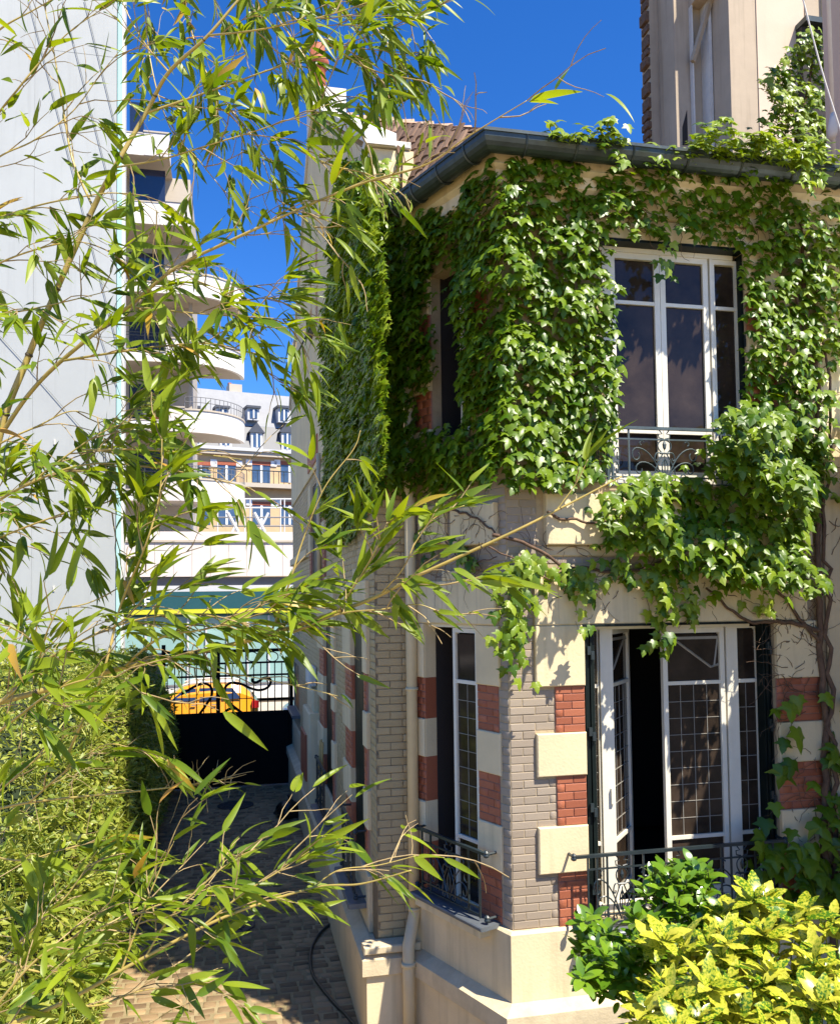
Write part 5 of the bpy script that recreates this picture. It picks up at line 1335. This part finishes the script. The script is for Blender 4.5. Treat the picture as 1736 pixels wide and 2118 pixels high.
vine([(1020, 1105), (1091, 1125), (1155, 1165), (1240, 1180), (1310, 1178), (1400, 1150)], F, .016, .010, .09)
vine([(1010, 1130), (1060, 1160), (1130, 1200), (1200, 1206)], F, .008, .005, .08)
vine([(870, 1060), (930, 1055), (985, 1070), (1030, 1110)], C, .012, .008, .07)
vine([(870, 1130), (920, 1120), (960, 1160), (1030, 1150)], C, .007, .005, .07)
vine([(1130, 1060), (1200, 1080), (1290, 1075), (1340, 1050)], F, .013, .006, .1)
vine([(1640, 560), (1655, 700), (1640, 850), (1660, 960)], F, .014, .01, .06)
vine([(1245, 400), (1300, 380), (1400, 400), (1500, 395), (1600, 420)], F, .01, .006, .05)
b = MB()
for _ in range(230):
    W = F; x, y = rng.choice([(rng.uniform(1620, 1740), rng.uniform(380, 1950)), (rng.uniform(1060, 1680), rng.uniform(1130, 1230)), (rng.uniform(1280, 1640), rng.uniform(370, 470)), (rng.uniform(1600, 1700), rng.uniform(1250, 1500))])
    u, z = F.uz(x, y, .05); p = []; a = rng.uniform(0, 6.28)
    for k in range(9): p.append(F.pt(u, z, .03 + .03 * rng.random())); a += rng.uniform(-.7, .7); u += .05 * math.cos(a); z += .05 * math.sin(a)
    b.tube(p, .0035, .0015, n=4, cap=False)
for _ in range(40):
    x, y = rng.uniform(860, 1030), rng.uniform(1020, 1200); u, z = C.uz(x, y, .05); p = []; a = rng.uniform(0, 6.28)
    for k in range(9): p.append(C.pt(u, z, .05 + .03 * rng.random())); a += rng.uniform(-.7, .7); u += .05 * math.cos(a); z += .05 * math.sin(a)
    b.tube(p, .0035, .0015, n=4, cap=False)
o = b.build('tendrils', M['vine'], ivs); o['kind'] = 'stuff'

# ivy climbing the beige building
iv2 = empty('climbing_ivy', (4.6, 9.4, 0), 'ivy clump climbing the beige building beside the white rainwater pipe at top right', 'climbing plant')
it2 = []
T2 = Wall(at(1600, 200, 10.5), F.u, F.n)
ivy_patch(it2, T2, [(1562, 175), (1625, 110), (1650, 70), (1690, 60), (1702, 130), (1705, 350), (1560, 350), (1552, 270), (1590, 215), (1560, 200)], 420, .5, young=.45, size=(.07, .11), gap=.15)
b = MB(); b.tube([T2.pt(*T2.uz(1640, 420), .1), T2.pt(*T2.uz(1630, 300), .15), T2.pt(*T2.uz(1660, 180), .12), T2.pt(*T2.uz(1675, 90), .1)], .03, .012, n=6); b.tube([T2.pt(T2.U(1640, 420), 0, .1), T2.pt(*T2.uz(1640, 420), .1)], .04, .03); b.build('stem', M['vine'], iv2, True)
scatter_parts('leaf', 'foliage', it2, M['ivy'], iv2, 300)

# ------------------------------------------------------------------ garden thicket on the left
hg = empty('garden_hedge', tuple(lp(3, laneW + 2)), 'sunlit overgrown hedge of small leaves along the left side of the lane', 'hedge')
it3 = []
SL = [template('small_leaf', [(0, 0, 0), (.35, -.28, .05), (1, 0, -.1), (.35, .28, .05)], [(0, 1, 2), (0, 2, 3)], M['hedge']), template('grass_leaf', [(0, 0, 0), (.3, -.06, .05), (1, 0, -.25), (.3, .06, .05)], [(0, 1, 2), (0, 2, 3)], M['hedge'])]
def hprof(u, w):
    """height of the thicket at lane coordinates"""
    e = max(0.0, 1 - max(0, .45 - w) / .45) if w < .45 else 1
    base = 1.95 + .11 * max(0, u) + .45 * noise.noise(Vector((u * .8, w * .8, 1))) + .38 * noise.noise(Vector((u * 2, w * 2, 5)))
    if u > LL - 1.2: base = 3.0 + .2 * noise.noise(Vector((u * 2, w * 2, 5)))
    return base * (math.sqrt(max(0, 1 - (1 - e) ** 2)) if w < .45 else 1)
cells = []
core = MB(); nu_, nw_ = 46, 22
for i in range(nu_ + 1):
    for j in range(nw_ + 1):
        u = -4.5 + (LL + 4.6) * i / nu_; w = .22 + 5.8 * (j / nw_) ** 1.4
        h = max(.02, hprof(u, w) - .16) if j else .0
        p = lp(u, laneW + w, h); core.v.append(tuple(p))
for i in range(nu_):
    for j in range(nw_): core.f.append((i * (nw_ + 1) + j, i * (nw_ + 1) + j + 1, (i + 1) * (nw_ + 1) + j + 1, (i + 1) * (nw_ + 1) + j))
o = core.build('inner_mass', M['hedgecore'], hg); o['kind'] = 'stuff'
for _ in range(62000):
    u = rng.uniform(-2.5, LL + .1)
    if rng.random() < .5:
        w = rng.uniform(.05, .5); zf = rng.random(); h = hprof(u, max(.25, w)); z = h * zf; w = .05 + .42 * (zf ** 4) - .28 * math.sin(math.pi * min(1, zf)) * (0.6 + .5 * noise.noise(Vector((u * 1.3, zf * 3, 2)))) + rng.uniform(-.08, .12)
        nr = -L.n * .8 * -1 + Vector((0, 0, .6)); nr = (-L.n) + Vector((0, 0, .7))
    else:
        w = .3 + 5.2 * rng.random() ** 1.7; z = hprof(u, w) + rng.uniform(-.18, .10); nr = Vector((0, 0, 1)) - L.n * .3
    p = lp(u, laneW + w, z)
    q = proj(p)
    if q is None or q[2] < 3.0 or q[0] < -60 or q[1] > 2200: continue
    k = noise.noise(p * 1.3) > .1
    t = SL[1] if k and rng.random() < .8 else SL[0]
    s = rng.uniform(.045, .115) * (1.7 if t is SL[1] else 1)
    it3.append((t, fmat(p, -L.n * .6 + rv(.9) + Vector((0, 0, -.2 if t is SL[0] else .3)), nr + rv(.7), s)))
print('hedge', len(it3))
scatter_parts('leaf', 'foliage', it3, M['hedge'], hg, 300)
b = MB()
for _ in range(260):
    u = rng.uniform(-2, LL - .3); w = rng.uniform(.0, .8); z = rng.uniform(.3, 2.6); p = lp(u, laneW + w, z); d = (-L.n * rng.uniform(-.2, 1) + Vector((0, 0, rng.uniform(-.2, 1))) + rv(.5)).normalized()
    b.tube([p, p + d * .2, p + d * .38 + Vector((0, 0, -.05))], .004, .0015, n=4, cap=False)
o = b.build('twigs', M['twig'], hg); o['kind'] = 'stuff'

# ------------------------------------------------------------------ shrubs in front of the window
def shrub(t, poly, n, dep, tmpl, ln, per, matname, low_z, young=0, upb=.6, seed=1):
    r_ = random.Random(seed); items = []; stems = MB(); roots = [Vector((at((poly[0][0] + poly[2][0]) / 2 + dx, 2100, sum(dep) / 2).x, sum(dep) / 2 + dy, 0)) for dx, dy in ((-60, .1), (0, -.1), (60, .15), (120, 0))]
    xs = [p[0] for p in poly]; ys = [p[1] for p in poly]; k = 0; tips = []
    while k < n:
        x, y = r_.uniform(min(xs), max(xs)), r_.uniform(min(ys), max(ys))
        if not inside(poly, x, y): continue
        f = (y - min(ys)) / (max(ys) - min(ys)); Y = dep[1] + (dep[0] - dep[1]) * min(1, f * 1.0 + r_.uniform(-.35, .2)); Y = max(dep[0], min(dep[1], Y))
        tips.append(at(x, y, Y)); k += 1
    for c in tips:
        ax = (Vector((0, 0, 1)) + Vector((r_.uniform(-.6, .5), r_.uniform(-.9, .1), 0)) * upb).normalized()
        a0 = r_.uniform(0, 6.28); s1 = ax.orthogonal().normalized(); s2 = ax.cross(s1)
        m_ = per + r_.randint(-1, 2); fade = r_.uniform(.75, 1.15)
        for j in range(m_):
            a = a0 + j * 2.4; ring = j / m_; el = .95 - 1.05 * ring + r_.uniform(-.15, .15)
            d = (s1 * math.cos(a) + s2 * math.sin(a)) * math.cos(el) + ax * math.sin(el)
            nr = ax - d * ax.dot(d) + Vector((r_.uniform(-.3, .3), r_.uniform(-.3, .3), .2))
            items.append((r_.choice(tmpl), fmat(c - ax * (.03 + .07 * ring), d, nr, r_.uniform(*ln) * fade * (.6 + .5 * math.sin(ring * 2.6 + .4)))))
        root = min(roots, key=lambda q: (q - c).length); mid_ = c * .6 + root * .4; mid_.z = c.z - .45
        if c.z > 2.35 or matname == 'aucuba': stems.tube([c, c - ax * .12, c - ax * .22 + Vector((0, 0, -.03))], .003, .004, n=5, cap=False); 
        if matname == 'aucuba' and r_.random() < .06: stems.tube([mid_, (mid_ + root) / 2, root], .009, .018, n=5, cap=False)
    o = stems.build('stem', M['vine'] if matname == 'laurel' else M['bam'], t)
    scatter_parts('leaf', 'foliage', items, M[matname], t, 300)
    return items
la = empty('laurel_shrub', (1.0, 4.9, 0), 'glossy dark green laurel shrub in front of the balcony rail, left of the yellow one', 'shrub')
shrub(la, [(1185, 1960), (1225, 1900), (1300, 1910), (1330, 1830), (1350, 1790), (1420, 1770), (1480, 1800), (1490, 1860), (1440, 1940), (1380, 1990), (1300, 2050), (1230, 2040), (1190, 2010)], 120, (4.6, 5.4), LA, (.085, .13), 8, 'laurel', 0, seed=3)
shrub(la, [(1190, 1900), (1225, 1880), (1280, 1900), (1330, 1980), (1280, 2060), (1200, 2010)], 26, (4.6, 5.2), LA, (.08, .11), 7, 'laurel', 0, seed=8)
au = empty('spotted_laurel_shrub', (2.0, 4.3, 0), 'spotted laurel shrub with bright yellow speckled leaves at the bottom right', 'shrub')
shrub(au, [(1340, 1940), (1420, 1880), (1470, 1850), (1540, 1840), (1590, 1845), (1640, 1870), (1745, 1870), (1760, 2160), (1330, 2160), (1320, 2060), (1380, 2000)], 135, (3.9, 4.9), AU, (.10, .17), 8, 'aucuba', 0, seed=5)
b = MB(); c_ = at(1585, 2000, 4.3); 

# ------------------------------------------------------------------ bamboo
def spl3(pts, n=8):
    P_ = [at(*p) for p in pts]; P_ = [P_[0] + (P_[0] - P_[1]) * .5] + P_ + [P_[-1] + (P_[-1] - P_[-2]) * .5]; o = []
    for i in range(1, len(P_) - 2):
        for k in range(n):
            t = k / n; a, b_, c, d = P_[i - 1], P_[i], P_[i + 1], P_[i + 2]
            o.append(((b_ * 2) + (c - a) * t + (a * 2 - b_ * 5 + c * 4 - d) * t * t + (b_ * 3 - a - c * 3 + d) * t ** 3) * .5)
    o.append(P_[-2]); return o
def lerp_(a, b): return a * .85 + (b * 1.1 - a * .85) * rng.random() ** 1.3
ZONES = [([(395, 790), (600, 790), (600, 1070), (520, 1070), (395, 1010)], .88), ([(250, 1190), (600, 1190), (600, 1262), (250, 1262)], .45), ([(350, 1395), (610, 1395), (610, 1570), (350, 1570)], .8),
         ([(610, 1310), (1040, 1310), (1040, 1690), (610, 1690)], .9), ([(540, 470), (606, 480), (600, 790), (545, 700)], .6), ([(760, 440), (1100, 430), (1100, 1000), (700, 900), (720, 700)], .93),
         ([(940, -50), (1800, -50), (1800, 440), (940, 430)], .85), ([(0, 0), (240, 0), (240, 330), (0, 330)], .45), ([(0, 330), (250, 330), (250, 900), (0, 900)], .28), ([(250, 300), (640, 300), (640, 600), (250, 600)], .22), ([(860, 1330), (1736, 1000), (1736, 2117), (920, 2117)], .97), ([(60, 1080), (250, 1120), (250, 1310), (60, 1310)], .5),
         ([(310, 1600), (620, 1700), (640, 1740), (300, 1740)], .7), ([(290, 1990), (700, 1900), (740, 2117), (300, 2117)], .6), ([(300, 260), (400, 260), (400, 560), (300, 560)], .25), ([(790, 235), (1010, 235), (1000, 420), (800, 420)], .8), ([(700, 236), (800, 236), (820, 330), (700, 330)], .4)]
def keep(it):
    p = proj(it[1] @ Vector((.5, 0, 0)))
    return p is None or not any(inside(z, p[0], p[1]) and rng.random() < f for z, f in ZONES)
class Bam:
    def __init__(s, loc, label):
        s.t = empty('bamboo', loc, label, 'bamboo', 'bamboo growing in front of the lane'); s.items = []; s.tw = MB()
    def culm(s, pts, r0, r1, name='culm', nodes=True):
        P_ = spl3(pts, 10); b = MB(); b.tube(P_, r0, r1, n=9); o = b.build(name, M['culm'], s.t, True)
        if nodes:
            L_ = 0; gap = .22; nx = .1
            for i in range(1, len(P_)):
                L_ += (P_[i] - P_[i - 1]).length
                if L_ > nx:
                    nx += gap; r = r0 + (r1 - r0) * i / len(P_); d = (P_[i] - P_[i - 1]).normalized(); q = MB(); q.tube([P_[i] - d * r * .5, P_[i], P_[i] + d * r * .5], [r * 1.05, r * 1.28, r * 1.02], n=9); q.build('node', M['node'], o, True)
        return P_
    def cluster(s, p, d, n=4, ln=(.085, .14), spread=.55, g=.12):
        for k in range(n):
            sp = rv(spread); sp.z *= .7; e = (d + sp + Vector((0, 0, -g * rng.random()))).normalized()
            nr = Vector((rng.uniform(-.6, .9), rng.uniform(-1.0, .4), rng.uniform(.2, 1.2)))
            y = rng.random() < .012
            s.items.append((BY if y else rng.choice(BL), fmat(p + rv(.01), e, nr, lerp_(*ln))))
    def twig(s, p, d, ln, r=.0022, nl=4, lv=(.08, .135), depth=0, spread=.7):
        q = [p]; dd = d.normalized(); n = 5
        for k in range(n):
            dd = (dd + rv(.22) + Vector((0, 0, -.03 * k))).normalized(); q.append(q[-1] + dd * ln / n)
        s.tw.tube(q, r, r * .45, n=4, cap=False)
        s.cluster(q[-1], dd, nl, lv, spread * .75)
        if nl > 2: s.cluster(q[3], (dd + rv(.5)), max(1, nl - 2), lv, spread)
        if depth < 1 and ln > .12:
            for k in (2, 3):
                if rng.random() < .75: s.twig(q[k], (dd + rv(.8)).normalized(), ln * .5, r * .7, max(2, nl - 1), lv, depth + 1, spread)
    def branch(s, pts, r0=.004, r1=.0015, every=.07, tl=(.10, .26), nl=4, lv=(.08, .135), side=1.0, start=.0, up=0.1, name='branch', spread=.7):
        P_ = s.culm(pts, r0, r1, name, nodes=False); acc = 0; tot = sum((P_[i] - P_[i - 1]).length for i in range(1, len(P_))); run_ = 0
        for i in range(1, len(P_)):
            sl = (P_[i] - P_[i - 1]).length; acc += sl; run_ += sl
            if run_ < start * tot: continue
            if acc > every:
                acc = 0; d = (P_[i] - P_[i - 1]).normalized()
                s.twig(P_[i], (d * 1.0 + rv(.75) * side + Vector((0, 0, up))).normalized(), rng.uniform(*tl), nl=nl, lv=lv, spread=spread)
        s.cluster(P_[-1], (P_[-1] - P_[-2]).normalized(), 4, lv, .5)
    def finish(s):
        s.items = [i for i in s.items if keep(i)]
        if s.tw.v: o = s.tw.build('twigs', M['twig'], s.t); o['kind'] = 'stuff'
        green = [i for i in s.items if i[0] is not BY]; yel = [i for i in s.items if i[0] is BY]
        for t, Mx in yel: place('leaf', t, Mx, s.t)
        scatter_parts('leaf', 'foliage', green, M['bam'], s.t, max(0, 300 - len(yel)), smooth=True)
        return len(s.items)
tot = 0
# 1: thick culm rising from the lower left to the top
b1 = Bam((-2.2, 3.0, 0), 'bamboo with the thickest yellow culm, rising from the left edge to the top')
b1.culm([(-190, 3674, 3.0), (-120, 2600, 2.9), (-60, 1700, 2.8), (-30, 1100, 2.65), (2, 890, 2.6), (55, 746, 2.6), (102, 633, 2.58), (193, 430, 2.55), (237, 346, 2.5), (302, 233, 2.5), (349, 149, 2.45), (430, 73, 2.4), (520, -30, 2.4), (650, -150, 2.4)], .0145, .0025)
b1.branch([(8, 890, 2.6), (60, 815, 2.55), (127, 746, 2.5), (266, 633, 2.45), (364, 553, 2.4), (473, 499, 2.35), (632, 426, 2.3), (760, 375, 2.25), (880, 340, 2.2), (970, 280, 2.15), (1090, 207, 2.1)], .007, .0012, every=0.069, start=.10, nl=3)
b1.branch([(237, 346, 2.5), (330, 330, 2.4), (430, 300, 2.3), (560, 260, 2.3), (680, 215, 2.25)], .003, .001, every=0.060)
b1.branch([(302, 233, 2.5), (400, 200, 2.5), (540, 150, 2.5), (700, 95, 2.5), (860, 40, 2.5)], .004, .001, every=0.055)
b1.branch([(349, 149, 2.45), (300, 90, 2.5), (260, 20, 2.5), (240, -40, 2.5)], .003, .001, every=0.083)
b1.branch([(430, 73, 2.4), (540, 60, 2.3), (680, 30, 2.3), (800, -10, 2.3)], .003, .001, every=0.055)
b1.branch([(520, -30, 2.4), (640, 60, 2.4), (760, 140, 2.4), (880, 170, 2.4), (910, 200, 2.4)], .003, .001, every=0.055)
b1.branch([(193, 430, 2.55), (150, 330, 2.6), (130, 220, 2.6), (110, 100, 2.6), (85, -20, 2.6)], .004, .0015, every=0.078, nl=3)
b1.branch([(127, 746, 2.5), (230, 730, 2.45), (340, 715, 2.4), (450, 712, 2.4), (560, 745, 2.4)], .004, .001, every=0.039, tl=(.08, .2))
b1.branch([(266, 633, 2.5), (330, 640, 2.4), (430, 650, 2.35), (520, 655, 2.3), (590, 660, 2.3)], .003, .001, every=0.037, tl=(.08, .2))
b1.branch([(364, 553, 2.4), (440, 600, 2.35), (510, 620, 2.35), (560, 610, 2.35)], .002, .001, every=0.055)
tot += b1.finish()
# 2: upper left
b2 = Bam((-3.0, 3.2, 0), 'bamboo with fine branches crossing in front of the pale wall at the upper left')
b2.culm([(-700, 3800, 3.0), (-560, 2200, 2.9), (-300, 900, 2.8), (-140, 560, 2.7), (-80, 380, 2.7), (-60, 100, 2.7)], .011, .006)
b2.branch([(-140, 560, 2.7), (-40, 470, 2.6), (60, 430, 2.55), (150, 410, 2.5), (250, 400, 2.5), (330, 440, 2.5)], .004, .001, every=0.055, nl=4)
b2.branch([(-140, 640, 2.7), (-30, 560, 2.6), (60, 520, 2.5), (160, 500, 2.5), (230, 520, 2.5)], .004, .001, every=0.055)
b2.branch([(-90, 400, 2.7), (-20, 260, 2.6), (40, 180, 2.5), (90, 120, 2.5), (150, 60, 2.5), (240, 0, 2.5)], .004, .001, every=0.101, nl=3)
b2.branch([(-60, 120, 2.7), (0, 60, 2.6), (70, 20, 2.6), (140, -20, 2.6)], .004, .001, every=0.119, nl=2)
b2.branch([(-100, 420, 2.7), (-10, 330, 2.6), (70, 290, 2.6), (150, 230, 2.6), (210, 150, 2.6), (260, 90, 2.6)], .003, .001, every=0.083, nl=3)
b2.branch([(-150, 720, 2.7), (-40, 660, 2.6), (60, 640, 2.5), (150, 620, 2.5), (230, 600, 2.5)], .004, .001, every=0.060)
tot += b2.finish()
# 3: hanging spray at the top right of the clump
b3 = Bam((-1.0, 3.4, 0), 'bamboo whose arching tip hangs against the blue sky over the chimney')
b3.culm([(-620, 3700, 3.2), (-480, 2500, 3.1), (-360, 1500, 3.0), (-260, 800, 2.9), (-160, 300, 2.9), (-40, -60, 2.9), (120, -260, 2.8), (330, -330, 2.8), (430, -240, 2.8), (560, -260, 2.8)], .010, .004)
b3.branch([(430, -240, 2.8), (560, -150, 2.7), (680, -60, 2.6), (780, 60, 2.6), (850, 160, 2.6), (900, 230, 2.6)], .004, .001, every=0.055)
b3.branch([(400, -200, 2.8), (500, -60, 2.7), (590, 60, 2.6), (660, 160, 2.6), (720, 230, 2.6), (760, 300, 2.6)], .004, .001, every=0.065)
b3.branch([(300, -320, 2.8), (345, -160, 2.8), (400, 80, 2.7), (450, 190, 2.7), (520, 280, 2.7), (560, 380, 2.7), (590, 470, 2.7)], .004, .001, every=0.065)
b3.branch([(250, -300, 2.9), (290, -80, 2.9), (310, 120, 2.9), (350, 260, 2.8), (410, 330, 2.7), (470, 400, 2.7), (540, 450, 2.7)], .003, .001, every=0.073)
b3.branch([(600, 300, 2.5), (680, 340, 2.4), (760, 360, 2.4), (830, 400, 2.4), (850, 440, 2.4)], .003, .001, every=0.046, tl=(.08, .16))
b3.branch([(600, 430, 2.5), (660, 480, 2.4), (710, 540, 2.4), (750, 590, 2.4)], .002, .001, every=0.065, tl=(.06, .12), nl=3)
b3.branch([(480, -100, 2.8), (620, -50, 2.7), (760, -10, 2.6), (850, 30, 2.6), (900, 90, 2.6)], .003, .001, every=0.065)
tot += b3.finish()
# 4: middle left
b4 = Bam((-2.6, 2.8, 0), 'bamboo spreading thin leafy branches across the middle left, below the thick culm')
b4.culm([(-560, 3900, 2.8), (-420, 2300, 2.7), (-260, 1400, 2.6), (-160, 1150, 2.6), (-110, 1000, 2.6)], .010, .006)
b4.branch([(-160, 1150, 2.6), (-40, 1060, 2.5), (60, 1000, 2.4), (180, 960, 2.4), (300, 965, 2.4), (420, 985, 2.3), (520, 1010, 2.3)], .005, .001, every=0.039, nl=4)
b4.branch([(-120, 1020, 2.6), (-20, 930, 2.5), (80, 880, 2.5), (150, 850, 2.5), (220, 870, 2.5)], .004, .001, every=0.065)
b4.branch([(-160, 1180, 2.6), (-20, 1120, 2.5), (80, 1080, 2.4), (180, 1050, 2.4), (260, 1070, 2.4)], .004, .001, every=0.055)
b4.branch([(140, 1560, 2.4), (210, 1400, 2.3), (250, 1250, 2.3), (300, 1130, 2.2), (330, 1020, 2.2), (335, 900, 2.2)], .004, .0015, every=0.055, tl=(.06, .16), lv=(.10, .15), start=.35)
b4.branch([(60, 1000, 2.4), (200, 900, 2.4), (300, 860, 2.4)], .003, .001, every=0.055)
b4.branch([(-150, 1200, 2.6), (-20, 1300, 2.5), (60, 1280, 2.4), (120, 1260, 2.4), (200, 1240, 2.4), (340, 1160, 2.4), (420, 1130, 2.4)], .003, .001, every=0.129, nl=2, tl=(.05, .15))
b4.branch([(170, 930, 2.4), (300, 930, 2.3), (420, 940, 2.3), (500, 950, 2.3)], .003, .001, every=0.041, tl=(.06, .15))
tot += b4.finish()
# 5: long leaning culm
b5 = Bam((-2.5, 2.3, 0), 'bamboo with a long leaning culm reaching right across the picture to the ivy')
b5.culm([(-900, 3800, 2.6), (-500, 1900, 2.5), (-160, 1500, 2.4), (0, 1452, 2.4), (100, 1425, 2.4), (254, 1381, 2.4), (515, 1324, 2.35), (746, 1247, 2.3), (860, 1192, 2.25), (1050, 1105, 2.2), (1170, 1045, 2.2), (1285, 985, 2.2)], .0115, .002)
b5.branch([(0, 1452, 2.4), (90, 1370, 2.35), (180, 1320, 2.3), (290, 1280, 2.3), (400, 1270, 2.3), (520, 1290, 2.3)], .004, .001, every=0.032, nl=4)
b5.branch([(254, 1381, 2.4), (330, 1320, 2.3), (430, 1300, 2.3), (540, 1270, 2.3), (620, 1250, 2.3)], .004, .001, every=0.032, nl=4)
b5.branch([(515, 1324, 2.35), (600, 1310, 2.3), (700, 1270, 2.25), (790, 1260, 2.2), (860, 1250, 2.2), (900, 1262, 2.2)], .003, .001, every=0.055, nl=3)
b5.branch([(560, 1310, 2.35), (600, 1200, 2.3), (625, 1120, 2.3), (670, 1010, 2.3), (730, 930, 2.3), (745, 890, 2.3)], .003, .001, every=0.101, tl=(.05, .12), nl=3, lv=(.09, .15), start=.3)
b5.branch([(700, 1262, 2.3), (740, 1200, 2.25), (780, 1130, 2.2), (800, 1080, 2.2)], .002, .001, every=0.041, tl=(.06, .13), lv=(.09, .14))
b5.branch([(780, 1235, 2.3), (830, 1180, 2.2), (860, 1120, 2.2), (900, 1070, 2.2), (960, 1045, 2.2)], .002, .001, every=0.046, tl=(.06, .12), lv=(.08, .13))
b5.branch([(860, 1192, 2.25), (900, 1210, 2.2), (960, 1200, 2.2), (1000, 1190, 2.2)], .002, .001, every=0.083, tl=(.05, .1), nl=3, lv=(.11, .16))
b5.branch([(1150, 1055, 2.2), (1190, 1000, 2.2), (1215, 950, 2.2)], .002, .001, every=0.083, tl=(.04, .08), nl=1, lv=(.12, .17))
b5.branch([(340, 1365, 2.4), (420, 1385, 2.35), (520, 1400, 2.3), (620, 1420, 2.3), (700, 1440, 2.3)], .002, .0008, every=0.092, tl=(.05, .12), nl=1, lv=(.03, .06))
b5.branch([(-60, 1500, 2.3), (60, 1400, 2.2), (100, 1300, 2.1), (140, 1220, 2.1)], .004, .001, every=0.083, lv=(.11, .16), nl=3)
b5.branch([(-60, 1560, 2.3), (40, 1480, 2.2), (130, 1420, 2.1), (240, 1400, 2.1), (300, 1440, 2.1)], .004, .001, every=0.073, lv=(.10, .16), nl=3)
tot += b5.finish()
# 6: lower
b6 = Bam((-2.2, 1.9, 0), 'bamboo at the lower left with a long branch reaching over the shaded cobbles')
b6.culm([(-1100, 3900, 2.2), (-620, 2500, 2.2), (-300, 2250, 2.2), (-60, 2150, 2.2), (129, 2074, 2.2), (301, 1979, 2.2), (473, 1893, 2.2), (645, 1837, 2.2), (747, 1828, 2.15), (850, 1800, 2.1)], .008, .0015)
b6.branch([(-60, 2150, 2.2), (60, 2000, 2.2), (150, 1940, 2.2), (260, 1900, 2.2), (330, 1870, 2.2)], .004, .001, every=0.041, lv=(.08, .13))
b6.branch([(129, 2074, 2.2), (200, 2080, 2.2), (290, 2050, 2.2), (370, 2040, 2.2)], .003, .001, every=0.055, lv=(.08, .13))
b6.branch([(301, 1979, 2.2), (350, 1900, 2.2), (420, 1830, 2.2), (480, 1780, 2.2), (540, 1750, 2.2)], .003, .001, every=0.041, lv=(.08, .13))
b6.branch([(420, 1915, 2.2), (500, 1850, 2.2), (580, 1800, 2.2), (640, 1760, 2.2)], .003, .001, every=0.041, lv=(.08, .13))
b6.branch([(645, 1837, 2.2), (700, 1800, 2.2), (780, 1790, 2.2), (860, 1770, 2.2)], .002, .001, every=0.065, lv=(.09, .14), nl=3)
b6.branch([(250, 2010, 2.2), (290, 1900, 2.2), (330, 1800, 2.2), (360, 1740, 2.2)], .003, .001, every=0.055, lv=(.08, .13), nl=3)
b6.branch([(-120, 2180, 2.2), (20, 2120, 2.1), (120, 2140, 2.1), (230, 2150, 2.1)], .004, .001, every=0.055, lv=(.09, .14))
b6.branch([(-60, 2050, 2.3), (60, 1930, 2.3), (140, 1850, 2.3), (200, 1760, 2.3)], .004, .001, every=0.065, lv=(.09, .14))
b6.branch([(0, 1980, 2.3), (80, 2010, 2.3), (180, 2000, 2.3)], .004, .001, every=0.055, lv=(.09, .14))
tot += b6.finish()
# 7: thin one half-way down
b7 = Bam((-2.8, 2.6, 0), 'bamboo with pale dry twigs and few leaves, pointing at the black gate')
b7.culm([(-900, 3900, 2.6), (-560, 2400, 2.6), (-260, 1760, 2.5), (-60, 1690, 2.5), (60, 1660, 2.5), (258, 1639, 2.5), (380, 1625, 2.5), (482, 1609, 2.5)], .007, .001)
for i in range(26):
    x = rng.uniform(330, 480); p = at(x, 1640 - (x - 258) * .13 + rng.uniform(-6, 6), 2.5)
    b7.twig(p, Vector((rng.uniform(-.2, 1), rng.uniform(-.3, .3), rng.uniform(-.7, 1.1))), rng.uniform(.04, .13), r=.0014, nl=rng.choice((0, 0, 1)), lv=(.03, .07), depth=0)
b7.branch([(60, 1660, 2.5), (130, 1600, 2.4), (220, 1540, 2.4), (300, 1560, 2.4)], .003, .001, every=0.092, lv=(.12, .18), nl=2, tl=(.05, .15))
b7.branch([(-60, 1690, 2.5), (40, 1600, 2.4), (140, 1520, 2.4), (240, 1470, 2.4)], .003, .001, every=0.092, lv=(.10, .16), nl=2, tl=(.05, .15))
b7.branch([(-60, 1760, 2.5), (40, 1780, 2.4), (120, 1760, 2.4), (200, 1740, 2.4)], .003, .001, every=0.092, lv=(.10, .15), nl=3, tl=(.05, .15))
tot += b7.finish()
print('bamboo leaves', tot)

print('objects', len(bpy.data.objects))
